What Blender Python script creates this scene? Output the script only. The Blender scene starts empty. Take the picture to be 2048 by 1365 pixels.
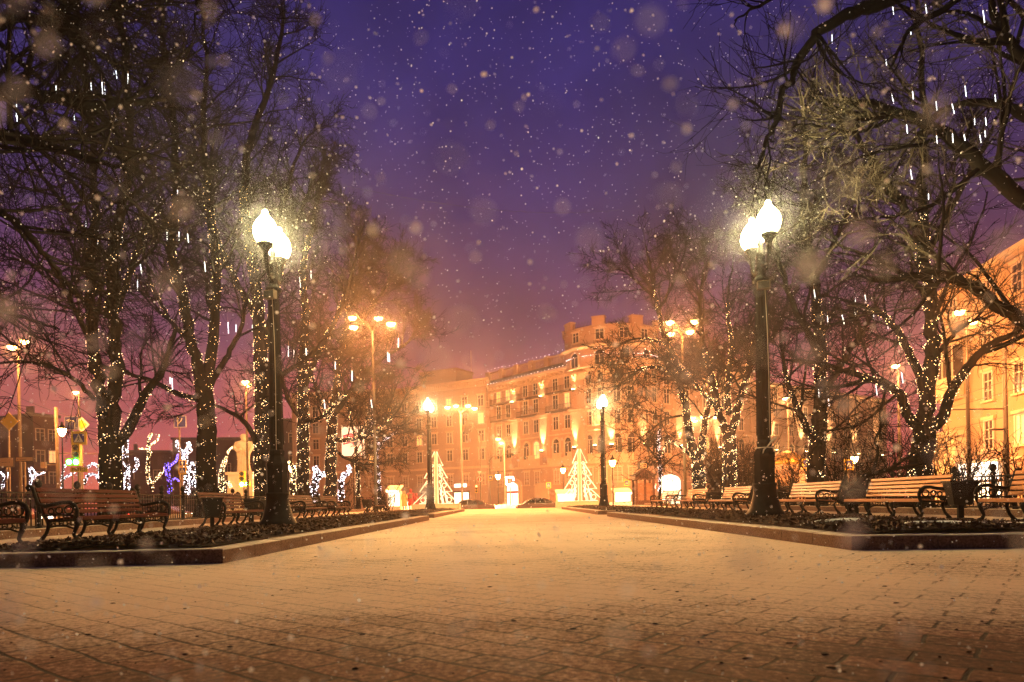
import bpy, math, random
import numpy as np
from mathutils import Matrix, Vector
random.seed(7)
rng = np.random.default_rng(11)
PI = math.pi
R = math.radians
sc = bpy.context.scene
C = sc.collection

# ------------------------------------------------------------------ camera
VX, VY, F, H, ROLL = 993.0, 1002.0, 1365.0, 0.70, R(1.1)
cam_d = bpy.data.cameras.new('camera')
cam = bpy.data.objects.new('camera', cam_d)
C.objects.link(cam)
cam.matrix_world = Matrix.Translation((0, 0, H)) @ Matrix.Rotation(PI / 2, 4, 'X') @ Matrix.Rotation(-ROLL, 4, 'Z')
cam_d.sensor_width = 36
cam_d.lens = 36 * F / 2048
cam_d.shift_x = (1024 - VX) / 2048
cam_d.shift_y = (VY - 682.5) / 2048
cam_d.clip_start = 0.02
cam_d.clip_end = 2000
cam_d.dof.use_dof = True
cam_d.dof.focus_distance = 15
cam_d.dof.aperture_fstop = 2.8
sc.camera = cam

# ------------------------------------------------------------------ render / exposure
sc.view_settings.view_transform = 'Standard'
sc.view_settings.look = 'None'
sc.view_settings.exposure = 0.0
sc.view_settings.gamma = 1.0
sc.render.engine = 'CYCLES'
cy = sc.cycles
cy.max_bounces = 5
cy.diffuse_bounces = 2
cy.glossy_bounces = 2
cy.transmission_bounces = 3
cy.transparent_max_bounces = 8
cy.volume_bounces = 0
cy.sample_clamp_indirect = 3.0
cy.sample_clamp_direct = 40.0
cy.caustics_reflective = False
cy.caustics_refractive = False
cy.use_denoising = True
try:
    cy.use_light_tree = True
except Exception:
    pass

# ------------------------------------------------------------------ night sky (city glow low, violet high)
world = bpy.data.worlds.new('World')
sc.world = world
world.use_nodes = True
nt = world.node_tree
bg = nt.nodes['Background']
tc = nt.nodes.new('ShaderNodeTexCoord')
sp = nt.nodes.new('ShaderNodeSeparateXYZ')
rp = nt.nodes.new('ShaderNodeValToRGB')
nt.links.new(tc.outputs['Generated'], sp.inputs[0])
nt.links.new(sp.outputs['Z'], rp.inputs[0])
SKY = [(0.0, (0.85, 0.17, 0.10)), (0.10, (0.46, 0.095, 0.11)), (0.22, (0.155, 0.048, 0.115)),
       (0.36, (0.066, 0.034, 0.125)), (0.52, (0.036, 0.025, 0.150)), (1.0, (0.018, 0.015, 0.12))]
el = rp.color_ramp.elements
while len(el) < len(SKY):
    el.new(0.5)
for e, (p_, c_) in zip(el, SKY):
    e.position = p_
    e.color = (*c_, 1)
# sky glow dimmed to dark violet behind the camera, so camera-facing fronts stay dark
dk = nt.nodes.new('ShaderNodeMapRange'); dk.inputs['From Min'].default_value = -0.35; dk.inputs['From Max'].default_value = 0.55
dk.interpolation_type = 'SMOOTHSTEP'
nt.links.new(sp.outputs['Y'], dk.inputs[0])
mxs = nt.nodes.new('ShaderNodeMix'); mxs.data_type = 'RGBA'
mxs.inputs[6].default_value = (0.016, 0.012, 0.045, 1)
cn = nt.nodes.new('ShaderNodeTexNoise'); cn.inputs['Scale'].default_value = 3.2; cn.inputs['Detail'].default_value = 5; cn.inputs['Roughness'].default_value = 0.6
nt.links.new(tc.outputs['Generated'], cn.inputs[0])
cm = nt.nodes.new('ShaderNodeMapRange'); cm.inputs['From Min'].default_value = 0.3; cm.inputs['From Max'].default_value = 0.7
cm.inputs['To Min'].default_value = 0.5; cm.inputs['To Max'].default_value = 1.3
nt.links.new(cn.outputs[0], cm.inputs[0])
cv = nt.nodes.new('ShaderNodeVectorMath'); cv.operation = 'SCALE'
nt.links.new(rp.outputs[0], cv.inputs[0]); nt.links.new(cm.outputs[0], cv.inputs['Scale'])
nt.links.new(dk.outputs[0], mxs.inputs[0]); nt.links.new(cv.outputs[0], mxs.inputs[7])
nt.links.new(mxs.outputs[2], bg.inputs[0])
bg.inputs[1].default_value = 1.0

HAZE_DENSITY = 0.0010
GLOBE_W, SODIUM_W, LANTERN_W, UP_W, SHOP_W, FAIRY_W = 520.0, 4600.0, 400.0, 1600.0, 2.6, 5.4

# ------------------------------------------------------------------ pixel -> world
CR, SR = math.cos(ROLL), math.sin(ROLL)
def ray(px, py):
    u = (px - VX) / F; v = -(py - VY) / F
    return u * CR + v * SR, -u * SR + v * CR
def P(px, py, D):
    u, v = ray(px, py)
    return Vector((u * D, D, H + v * D))
def G(px, py, z=0.0):
    u, v = ray(px, py)
    D = (z - H) / v
    return Vector((u * D, D, z))

# ------------------------------------------------------------------ mesh helper
def apply_T(T, verts):
    return [tuple(T @ Vector(v)) for v in verts]

class MB:
    def __init__(s):
        s.v = []; s.f = []; s.m = []; s.sm = []; s.T = None
    def add(s, verts, faces, mi=0, smooth=False):
        b = len(s.v)
        if s.T is not None:
            verts = apply_T(s.T, verts)
        s.v.extend(verts)
        for f in faces:
            s.f.append([i + b for i in f]); s.m.append(mi); s.sm.append(smooth)
        return s
    def box(s, x0, x1, y0, y1, z0, z1, mi=0):
        v = [(x0, y0, z0), (x1, y0, z0), (x1, y1, z0), (x0, y1, z0), (x0, y0, z1), (x1, y0, z1), (x1, y1, z1), (x0, y1, z1)]
        return s.add(v, [(0, 3, 2, 1), (4, 5, 6, 7), (0, 1, 5, 4), (1, 2, 6, 5), (2, 3, 7, 6), (3, 0, 4, 7)], mi)
    def frustum(s, c, w0, d0, w1, d1, z0, z1, mi=0):
        x, y = c
        v = [(x - w0, y - d0, z0), (x + w0, y - d0, z0), (x + w0, y + d0, z0), (x - w0, y + d0, z0),
             (x - w1, y - d1, z1), (x + w1, y - d1, z1), (x + w1, y + d1, z1), (x - w1, y + d1, z1)]
        return s.add(v, [(0, 3, 2, 1), (4, 5, 6, 7), (0, 1, 5, 4), (1, 2, 6, 5), (2, 3, 7, 6), (3, 0, 4, 7)], mi)
    def tube(s, pts, rads, k=8, mi=0, cap=True, smooth=True, closed=False):
        pts = [Vector(p) for p in pts]
        n = len(pts)
        if not hasattr(rads, '__len__'):
            rads = [rads] * n
        verts = []; prev = None
        for i, p in enumerate(pts):
            a = pts[(i - 1) % n] if (closed or i > 0) else pts[i]
            b = pts[(i + 1) % n] if (closed or i < n - 1) else pts[i]
            t = (b - a)
            t = t.normalized() if t.length > 1e-9 else Vector((0, 0, 1))
            if prev is None:
                ref = Vector((0, 0, 1)) if abs(t.z) < 0.9 else Vector((1, 0, 0))
                u = t.cross(ref).normalized()
            else:
                u = (prev - t * prev.dot(t))
                u = u.normalized() if u.length > 1e-6 else t.orthogonal().normalized()
            prev = u
            w = t.cross(u)
            for j in range(k):
                a_ = 2 * PI * j / k
                verts.append(tuple(p + (u * math.cos(a_) + w * math.sin(a_)) * rads[i]))
        faces = []
        m = n if closed else n - 1
        for i in range(m):
            i2 = (i + 1) % n
            for j in range(k):
                j2 = (j + 1) % k
                faces.append((i * k + j, i * k + j2, i2 * k + j2, i2 * k + j))
        if cap and not closed:
            faces.append(tuple(range(k))[::-1])
            faces.append(tuple((n - 1) * k + j for j in range(k)))
        return s.add(verts, faces, mi, smooth)
    def lathe(s, prof, k=16, c=(0, 0, 0), mi=0, smooth=True, rot=0.0, sx=1.0, sy=1.0):
        verts = []
        for r, z in prof:
            for j in range(k):
                a = 2 * PI * j / k + rot
                verts.append((c[0] + r * math.cos(a) * sx, c[1] + r * math.sin(a) * sy, c[2] + z))
        faces = []
        for i in range(len(prof) - 1):
            for j in range(k):
                j2 = (j + 1) % k
                faces.append((i * k + j, i * k + j2, (i + 1) * k + j2, (i + 1) * k + j))
        faces.append(tuple(range(k))[::-1])
        faces.append(tuple((len(prof) - 1) * k + j for j in range(k)))
        return s.add(verts, faces, mi, smooth)
    def prism(s, outline, y0, y1, mi=0):
        n = len(outline)
        v = [(x, y0, z) for x, z in outline] + [(x, y1, z) for x, z in outline]
        f = [tuple(range(n)), tuple(range(2 * n - 1, n - 1, -1))]
        for i in range(n):
            j = (i + 1) % n
            f.append((j, i, n + i, n + j))
        return s.add(v, f, mi)
    def build(s, name, mats, parent=None, loc=(0, 0, 0), rotz=0.0, off=None):
        me = bpy.data.meshes.new(name)
        v = s.v
        if off is not None:
            v = [(a - off[0], b - off[1], c - off[2]) for a, b, c in v]
        me.from_pydata(v, [], s.f)
        if not isinstance(mats, (list, tuple)):
            mats = [mats]
        for m in mats:
            me.materials.append(m)
        me.polygons.foreach_set('material_index', s.m)
        me.polygons.foreach_set('use_smooth', s.sm)
        me.update()
        o = bpy.data.objects.new(name, me)
        C.objects.link(o)
        if parent is not None:
            o.parent = parent
        o.location = loc
        o.rotation_euler.z = rotz
        return o

def np_mesh(name, verts, quads, mats, parent=None, smooth=True, mi=None):
    """verts (N,3), faces (M,k) numpy -> object"""
    me = bpy.data.meshes.new(name)
    k = quads.shape[1]
    me.vertices.add(len(verts)); me.vertices.foreach_set('co', np.ascontiguousarray(verts, dtype=np.float32).ravel())
    me.loops.add(quads.size); me.loops.foreach_set('vertex_index', np.ascontiguousarray(quads, dtype=np.int32).ravel())
    me.polygons.add(len(quads))
    me.polygons.foreach_set('loop_start', np.arange(0, quads.size, k, dtype=np.int32))
    if smooth:
        me.polygons.foreach_set('use_smooth', np.ones(len(quads), dtype=bool))
    for m in (mats if isinstance(mats, (list, tuple)) else [mats]):
        me.materials.append(m)
    if mi is not None:
        me.polygons.foreach_set('material_index', mi.astype(np.int32))
    me.update(calc_edges=True)
    o = bpy.data.objects.new(name, me)
    C.objects.link(o)
    if parent is not None:
        o.parent = parent
    return o

def empty(name, loc, label=None, cat=None, group=None, rotz=0.0):
    o = bpy.data.objects.new(name, None)
    C.objects.link(o)
    o.location = loc; o.rotation_euler.z = rotz
    o.empty_display_size = 0.2
    return tag(o, label, cat, group)
def tag(o, label=None, cat=None, group=None, kind=None):
    if label: o['label'] = label
    if cat: o['category'] = cat
    if group: o['group'] = group
    if kind: o['kind'] = kind
    return o
def copy_tree(o, loc=None, rotz=None, label=None, parent=None):
    c = o.copy(); C.objects.link(c)
    if parent is not None:
        c.parent = parent
    for ch in list(o.children):
        copy_tree(ch, parent=c)
    if loc is not None: c.location = loc
    if rotz is not None: c.rotation_euler.z = rotz
    if label: c['label'] = label
    return c

# ------------------------------------------------------------------ materials
def mat(name, col, rough=0.7, metal=0.0, var=0.25, scale=4.0, bump=0.0, bscale=30.0, spec=0.4, detail=6.0, stretch=None):
    m = bpy.data.materials.new(name); m.use_nodes = True
    n = m.node_tree.nodes; l = m.node_tree.links
    b = n['Principled BSDF']
    b.inputs['Roughness'].default_value = rough
    b.inputs['Metallic'].default_value = metal
    b.inputs['Specular IOR Level'].default_value = spec
    t = n.new('ShaderNodeTexCoord')
    src = t.outputs['Object']
    if stretch:
        mp = n.new('ShaderNodeMapping'); mp.inputs['Scale'].default_value = stretch
        l.new(src, mp.inputs[0]); src = mp.outputs[0]
    nz = n.new('ShaderNodeTexNoise'); nz.inputs['Scale'].default_value = scale; nz.inputs['Detail'].default_value = detail
    l.new(src, nz.inputs[0])
    r = n.new('ShaderNodeValToRGB')
    r.color_ramp.elements[0].position = 0.28; r.color_ramp.elements[1].position = 0.72
    r.color_ramp.elements[0].color = (*[c * (1 - var) for c in col], 1)
    r.color_ramp.elements[1].color = (*[min(1, c * (1 + var)) for c in col], 1)
    l.new(nz.outputs[0], r.inputs[0]); l.new(r.outputs[0], b.inputs['Base Color'])
    if bump:
        n2 = n.new('ShaderNodeTexNoise'); n2.inputs['Scale'].default_value = bscale; n2.inputs['Detail'].default_value = 5
        l.new(src, n2.inputs[0])
        bp = n.new('ShaderNodeBump'); bp.inputs['Strength'].default_value = bump; bp.inputs['Distance'].default_value = 0.02
        l.new(n2.outputs[0], bp.inputs['Height']); l.new(bp.outputs[0], b.inputs['Normal'])
    return m
def emit(name, col, w, sampled=True):
    m = bpy.data.materials.new(name); m.use_nodes = True
    n = m.node_tree.nodes
    b = n['Principled BSDF']
    b.inputs['Base Color'].default_value = (*[min(0.8, c) for c in col], 1)
    b.inputs['Emission Color'].default_value = (*col, 1)
    b.inputs['Emission Strength'].default_value = w
    b.inputs['Roughness'].default_value = 0.4
    m.cycles.emission_sampling = 'FRONT' if sampled else 'NONE'
    return m

M = {}
M['iron'] = mat('cast_iron_black', (0.010, 0.010, 0.012), rough=0.5, spec=0.05, var=0.3, scale=9, bump=0.15, bscale=60)
M['iron_dull'] = mat('painted_iron_dull', (0.02, 0.018, 0.018), rough=0.6, var=0.3, scale=12, spec=0.12)
M['bark'] = mat('bark', (0.008, 0.006, 0.0055), rough=0.9, var=0.55, scale=3.5, bump=0.9, bscale=14, stretch=(1, 1, 0.25), spec=0.0)
M['twig'] = mat('twig_bark', (0.010, 0.0065, 0.006), rough=0.8, var=0.35, scale=6, spec=0.0)
M['twig_lamplit'] = mat('twig_bark_lamplit', (0.055, 0.046, 0.036), rough=0.7, var=0.3, scale=6, spec=0.1)  # lighter twig bark; lamplight on these twigs is put into the colour
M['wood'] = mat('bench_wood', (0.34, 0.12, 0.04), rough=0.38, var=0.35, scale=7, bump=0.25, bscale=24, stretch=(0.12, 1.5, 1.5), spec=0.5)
M['wood_shaded'] = mat('bench_wood_shaded', (0.040, 0.0045, 0.004), rough=0.6, var=0.35, scale=7, bump=0.25, bscale=24, stretch=(0.12, 1.5, 1.5), spec=0.03)  # darker, redder bench wood; shade on the left row is put into the colour
M['granite'] = mat('granite', (0.17, 0.095, 0.07), rough=0.8, var=0.6, scale=40, bump=0.4, bscale=60, spec=0.1)
M['snow_kerb'] = mat('dusted_granite', (0.42, 0.34, 0.28), rough=0.8, var=0.3, scale=5, bump=0.2, bscale=50)
M['mulch'] = mat('mulch_soil', (0.03, 0.017, 0.013), rough=0.95, var=0.7, scale=25, bump=0.8, bscale=40, spec=0.05)
M['chip'] = mat('leaf_chip', (0.05, 0.026, 0.018), rough=0.7, var=0.7, scale=3, spec=0.12)
M['snow'] = mat('snow', (0.72, 0.72, 0.75), rough=0.8, var=0.1, scale=4, bump=0.3, bscale=12)
M['lawn'] = mat('winter_lawn', (0.07, 0.06, 0.04), rough=0.95, var=0.6, scale=3, bump=0.5)
M['asphalt'] = mat('wet_asphalt', (0.22, 0.21, 0.21), rough=0.45, var=0.3, scale=2, bump=0.1)
M['stone'] = mat('warm_stone', (0.44, 0.27, 0.20), rough=0.85, var=0.12, scale=0.5, bump=0.1, bscale=8)
M['stone_trim'] = mat('pale_stone_trim', (0.62, 0.42, 0.30), rough=0.85, var=0.12, scale=1.5)
M['stone_dark'] = mat('dark_balcony_iron', (0.10, 0.05, 0.045), rough=0.8, var=0.2, scale=4)  # dark brown iron for balconies, tower railing and shop frame
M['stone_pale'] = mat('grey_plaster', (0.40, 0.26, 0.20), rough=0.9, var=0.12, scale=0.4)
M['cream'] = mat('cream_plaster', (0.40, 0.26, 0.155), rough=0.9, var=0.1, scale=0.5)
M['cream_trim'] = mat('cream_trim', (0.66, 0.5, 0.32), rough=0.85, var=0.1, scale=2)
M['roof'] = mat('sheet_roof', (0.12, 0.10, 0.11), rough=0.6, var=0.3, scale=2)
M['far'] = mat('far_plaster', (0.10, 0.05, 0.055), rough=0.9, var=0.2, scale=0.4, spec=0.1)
M['wframe'] = mat('window_frame_white', (0.62, 0.5, 0.42), rough=0.6, var=0.08)
M['glass'] = mat('dark_window_glass', (0.035, 0.02, 0.025), rough=0.12, var=0.4, scale=0.6, spec=0.6)
M['white'] = mat('white_paint', (0.75, 0.73, 0.68), rough=0.6, var=0.08)
M['plinth'] = mat('plinth_board', (0.62, 0.55, 0.42), rough=0.8, var=0.1, scale=2)
M['black'] = mat('matt_black', (0.012, 0.012, 0.014), rough=0.6, var=0.2)
M['bin'] = mat('bin_metal', (0.010, 0.010, 0.012), rough=0.5, var=0.3, scale=20, bump=0.1, spec=0.1)
M['pole'] = mat('pole_paint', (0.16, 0.12, 0.09), rough=0.6, var=0.2)
M['pole_dark'] = mat('pole_dark', (0.05, 0.036, 0.03), rough=0.6, var=0.2)
M['yellow'] = mat('sign_yellow', (0.75, 0.50, 0.03), rough=0.4, var=0.08)
M['blue'] = mat('sign_blue', (0.02, 0.035, 0.30), rough=0.4, var=0.08)
M['signwhite'] = mat('sign_white', (0.75, 0.72, 0.66), rough=0.4, var=0.05)
M['red'] = mat('sign_red', (0.6, 0.02, 0.02), rough=0.4, var=0.05)
M['gold'] = mat('gilded_dome', (0.85, 0.50, 0.10), rough=0.28, metal=0.85, var=0.1)
M['statue'] = mat('pale_statue_stone', (0.62, 0.57, 0.47), rough=0.8, var=0.12, scale=3)
M['kiosk'] = mat('kiosk_timber', (0.075, 0.028, 0.02), rough=0.6, var=0.25, scale=5)
M['kiosk_pane'] = mat('kiosk_pane', (0.26, 0.13, 0.085), rough=0.4, var=0.3, scale=6)
M['car'] = mat('car_paint_dark', (0.10, 0.04, 0.03), rough=0.25, var=0.1, spec=0.7)
M['carglass'] = mat('car_glass', (0.012, 0.010, 0.012), rough=0.08, var=0.1, spec=0.8)
M['rubber'] = mat('tyre_rubber', (0.02, 0.02, 0.02), rough=0.8, var=0.2)
M['steel'] = mat('steel', (0.4, 0.38, 0.36), rough=0.35, metal=0.7, var=0.1)
M['wire'] = mat('wire_black', (0.02, 0.018, 0.02), rough=0.6, var=0.2)
M['skin'] = mat('skin', (0.45, 0.28, 0.2), rough=0.6, var=0.1)
M['coat_yellow'] = mat('coat_yellow', (0.70, 0.52, 0.20), rough=0.9, var=0.15)
M['coat_red'] = mat('coat_red', (0.42, 0.05, 0.06), rough=0.9, var=0.15)
M['coat_brown'] = mat('coat_rust', (0.34, 0.07, 0.04), rough=0.9, var=0.15)
M['trouser'] = mat('trousers_dark', (0.04, 0.03, 0.04), rough=0.9, var=0.2)
M['bag'] = mat('backpack_grey', (0.20, 0.13, 0.12), rough=0.8, var=0.3, scale=14)
M['cable'] = mat('pale_cable', (0.5, 0.45, 0.4), rough=0.5, var=0.1)
def bulb_var(m, w, lo=0.15, hi=1.9):
    n = m.node_tree.nodes; l = m.node_tree.links
    g = n.new('ShaderNodeNewGeometry'); r = n.new('ShaderNodeMapRange')
    r.inputs['To Min'].default_value = lo * w; r.inputs['To Max'].default_value = hi * w
    l.new(g.outputs['Random Per Island'], r.inputs[0]); l.new(r.outputs[0], n['Principled BSDF'].inputs['Emission Strength'])
    return m
M['globe'] = emit('lamp_globe_glow', (1.0, 0.81, 0.34), GLOBE_W)
M['sodium'] = emit('sodium_lens_glow', (1.0, 0.36, 0.085), SODIUM_W)
M['sodium_far'] = emit('sodium_lens_bright', (1.0, 0.37, 0.10), SODIUM_W * 2.3)
M['lantern'] = emit('lantern_glow', (1.0, 0.62, 0.20), LANTERN_W)
M['fairy'] = emit('fairy_bulb_glow', (1.0, 0.72, 0.40), FAIRY_W, False); bulb_var(M['fairy'], FAIRY_W)
M['fairyw'] = emit('cool_bulb_glow', (0.85, 0.84, 1.0), FAIRY_W * 1.1, False); bulb_var(M['fairyw'], FAIRY_W * 1.1)
M['fairyb'] = emit('blue_bulb_glow', (0.14, 0.10, 1.0), FAIRY_W * 0.9, False); bulb_var(M['fairyb'], FAIRY_W * 0.9)
M['tubeglow'] = emit('icicle_glow', (0.86, 0.92, 1.0), 3.5, False)
M['tubedim'] = mat('icicle_casing', (0.45, 0.30, 0.25), rough=0.3, var=0.1)
M['ledwhite'] = emit('led_outline_glow', (1.0, 0.93, 0.66), 0.95, False)
M['shopwin'] = emit('shop_window_glow', (1.0, 0.90, 0.62), SHOP_W)
M['warmwin'] = emit('warm_window_glow', (1.0, 0.55, 0.20), 1.1, False)
M['signlit'] = emit('lit_sign_white', (0.95, 1.0, 0.9), 2.6)
M['green'] = emit('green_signal_glow', (0.05, 1.0, 0.42), 60.0)
M['redlight'] = emit('red_signal_glow', (1.0, 0.06, 0.03), 25.0)
M['adred'] = emit('screen_red', (1.0, 0.05, 0.06), 0.9, False)
M['adwhite'] = emit('screen_white', (1.0, 0.80, 0.78), 0.6, False)

# paving: diagonal stone setts, thinly dusted with snow
def paving():
    m = bpy.data.materials.new('snow_dusted_paving'); m.use_nodes = True
    n = m.node_tree.nodes; l = m.node_tree.links
    b = n['Principled BSDF']
    t = n.new('ShaderNodeTexCoord')
    mp = n.new('ShaderNodeMapping'); mp.inputs['Rotation'].default_value = (0, 0, R(39))
    l.new(t.outputs['Object'], mp.inputs[0])
    wn = n.new('ShaderNodeTexNoise'); wn.inputs['Scale'].default_value = 2.3
    l.new(t.outputs['Object'], wn.inputs[0])
    wv = n.new('ShaderNodeVectorMath'); wv.operation = 'SCALE'; wv.inputs['Scale'].default_value = 0.07
    l.new(wn.outputs['Color'], wv.inputs[0])
    wa = n.new('ShaderNodeVectorMath'); wa.operation = 'ADD'
    l.new(mp.outputs[0], wa.inputs[0]); l.new(wv.outputs[0], wa.inputs[1])
    br = n.new('ShaderNodeTexBrick')
    br.offset = 0.5
    br.inputs['Scale'].default_value = 1.0
    br.inputs['Brick Width'].default_value = 0.44
    br.inputs['Row Height'].default_value = 0.22
    br.inputs['Mortar Size'].default_value = 0.011
    br.inputs['Mortar Smooth'].default_value = 0.3
    br.inputs['Color1'].default_value = (0.085, 0.034, 0.022, 1)
    br.inputs['Color2'].default_value = (0.21, 0.088, 0.056, 1)
    br.inputs['Mortar'].default_value = (0.012, 0.009, 0.008, 1)
    l.new(wa.outputs[0], br.inputs[0])
    # grain
    g = n.new('ShaderNodeTexNoise'); g.inputs['Scale'].default_value = 26; g.inputs['Detail'].default_value = 10; g.inputs['Roughness'].default_value = 0.78
    l.new(t.outputs['Object'], g.inputs[0])
    # snow cover mask
    s1 = n.new('ShaderNodeTexNoise'); s1.inputs['Scale'].default_value = 0.55; s1.inputs['Detail'].default_value = 9; s1.inputs['Roughness'].default_value = 0.62
    l.new(t.outputs['Object'], s1.inputs[0])
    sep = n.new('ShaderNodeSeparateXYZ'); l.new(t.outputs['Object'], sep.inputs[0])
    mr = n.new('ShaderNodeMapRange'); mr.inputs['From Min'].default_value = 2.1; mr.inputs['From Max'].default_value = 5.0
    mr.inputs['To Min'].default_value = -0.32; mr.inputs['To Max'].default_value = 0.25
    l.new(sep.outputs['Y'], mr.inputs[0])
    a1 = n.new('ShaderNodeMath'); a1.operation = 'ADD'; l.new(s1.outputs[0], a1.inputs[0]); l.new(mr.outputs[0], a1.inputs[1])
    gm = n.new('ShaderNodeMath'); gm.operation = 'MULTIPLY_ADD'; l.new(g.outputs[0], gm.inputs[0]); gm.inputs[1].default_value = 1.6; gm.inputs[2].default_value = -0.80
    a2 = n.new('ShaderNodeMath'); a2.operation = 'ADD'; l.new(a1.outputs[0], a2.inputs[0]); l.new(gm.outputs[0], a2.inputs[1])
    # joints swallow some snow
    jm = n.new('ShaderNodeMath'); jm.operation = 'MULTIPLY_ADD'; l.new(br.outputs['Fac'], jm.inputs[0]); jm.inputs[1].default_value = -0.15; l.new(a2.outputs[0], jm.inputs[2])
    sr_ = n.new('ShaderNodeMapRange'); sr_.inputs['From Min'].default_value = 0.26; sr_.inputs['From Max'].default_value = 0.78; sr_.inputs['To Max'].default_value = 0.92
    sr_.interpolation_type = 'SMOOTHSTEP'
    l.new(jm.outputs[0], sr_.inputs[0])
    # stone colour with grain
    hm = n.new('ShaderNodeMix'); hm.data_type = 'RGBA'; hm.blend_type = 'MULTIPLY'; hm.inputs[0].default_value = 0.95
    gr = n.new('ShaderNodeValToRGB'); gr.color_ramp.elements[0].position = 0.40; gr.color_ramp.elements[1].position = 0.60
    gr.color_ramp.elements[0].color = (0.28, 0.26, 0.25, 1); gr.color_ramp.elements[1].color = (1.5, 1.42, 1.35, 1)
    l.new(g.outputs[0], gr.inputs[0])
    l.new(br.outputs['Color'], hm.inputs[6]); l.new(gr.outputs[0], hm.inputs[7])
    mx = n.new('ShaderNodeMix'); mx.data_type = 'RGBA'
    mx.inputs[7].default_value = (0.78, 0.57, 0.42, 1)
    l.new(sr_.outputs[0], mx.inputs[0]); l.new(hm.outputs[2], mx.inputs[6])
    l.new(mx.outputs[2], b.inputs['Base Color'])
    b.inputs['Roughness'].default_value = 0.8
    b.inputs['Specular IOR Level'].default_value = 0.12
    # bump: joints + grain
    h1 = n.new('ShaderNodeMath'); h1.operation = 'MULTIPLY_ADD'; l.new(br.outputs['Fac'], h1.inputs[0]); h1.inputs[1].default_value = -1.0
    g2 = n.new('ShaderNodeMath'); g2.operation = 'MULTIPLY'; l.new(g.outputs[0], g2.inputs[0]); g2.inputs[1].default_value = 0.55
    l.new(g2.outputs[0], h1.inputs[2])
    bp = n.new('ShaderNodeBump'); bp.inputs['Strength'].default_value = 1.0; bp.inputs['Distance'].default_value = 0.03
    l.new(h1.outputs[0], bp.inputs['Height']); l.new(bp.outputs[0], b.inputs['Normal'])
    return m
M['paving'] = paving()

# ================================================================== GROUND
Z_ST = -0.55
mb = MB(); mb.box(-190, 190, -30, 190, Z_ST - 0.2, Z_ST); tag(mb.build('street', M['asphalt']), kind='structure')
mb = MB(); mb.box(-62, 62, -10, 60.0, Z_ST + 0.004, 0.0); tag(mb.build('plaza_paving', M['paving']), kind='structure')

def kerb(name, pts, w=0.36, h=0.175, seg=1.0):
    """granite kerb of separate dressed blocks along a polyline; w grows to the left of the direction"""
    m = MB()
    pts = [Vector((a, b, 0)) for a, b in pts]
    nrm = []
    for i in range(len(pts)):
        d = Vector((0, 0, 0))
        if i > 0: d += (pts[i] - pts[i - 1]).normalized()
        if i < len(pts) - 1: d += (pts[i + 1] - pts[i]).normalized()
        d.normalize()
        nn = Vector((-d.y, d.x, 0))
        if 0 < i < len(pts) - 1:
            d1 = (pts[i] - pts[i - 1]).normalized()
            n1 = Vector((-d1.y, d1.x, 0))
            nn = nn / max(0.3, nn.dot(n1))
        nrm.append(nn)
    for i in range(len(pts) - 1):
        a, b = pts[i], pts[i + 1]; L = (b - a).length; k = max(1, int(L / seg))
        for j in range(k):
            t0 = j / k; t1 = (j + 1) / k - (0.012 / L if j < k - 1 else 0)
            q = [a.lerp(b, t0), a.lerp(b, t1), a.lerp(b, t1) + nrm[i].lerp(nrm[i + 1], t1) * w, a.lerp(b, t0) + nrm[i].lerp(nrm[i + 1], t0) * w]
            hh = h + random.uniform(-0.004, 0.004)
            c = 0.012
            cen = (q[0] + q[1] + q[2] + q[3]) / 4
            qi = [p + (cen - p).normalized() * c * 1.4 for p in q]
            v = [(p.x, p.y, -0.02) for p in q] + [(p.x, p.y, hh - c) for p in q] + [(p.x, p.y, hh) for p in qi]
            m.add(v, [(0, 1, 5, 4), (1, 2, 6, 5), (2, 3, 7, 6), (3, 0, 4, 7)], 0)
            m.add(v, [(4, 5, 9, 8), (5, 6, 10, 9), (6, 7, 11, 10), (7, 4, 8, 11), (8, 9, 10, 11)], 1)
    return tag(m.build(name, [M['granite'], M['snow_kerb']]), kind='structure')

LK = [(-18, 7.9), (-3.36, 8.35), (-2.62, 26.4)]
RK = [(4.36, 27.0), (4.40, 8.48), (19, 7.6)]
kerb('kerb', LK); kerb('kerb', RK)
kerb('kerb', [(-7.3, 30.0), (-2.75, 30.0), (-2.25, 48.0)], seg=1.3)
kerb('kerb', [(4.75, 50.0), (4.45, 30.0), (9.0, 30.0)], seg=1.3)
# low kerbs behind the bench walks (snow-dusted tops catch the light)
def back_kerb(x, y0, y1):
    m = MB(); y = y0
    while y < y1:
        m.box(x - 0.09, x + 0.09, y, min(y + 1.19, y1), 0.0, 0.285); y += 1.2
    m.box(x - 0.088, x + 0.088, y0, y1, 0.286, 0.296, 1)
    return tag(m.build('kerb', [M['granite'], M['snow_kerb']]), kind='structure')
back_kerb(-9.75, 9.0, 52); back_kerb(11.35, 9.0, 52)

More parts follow.
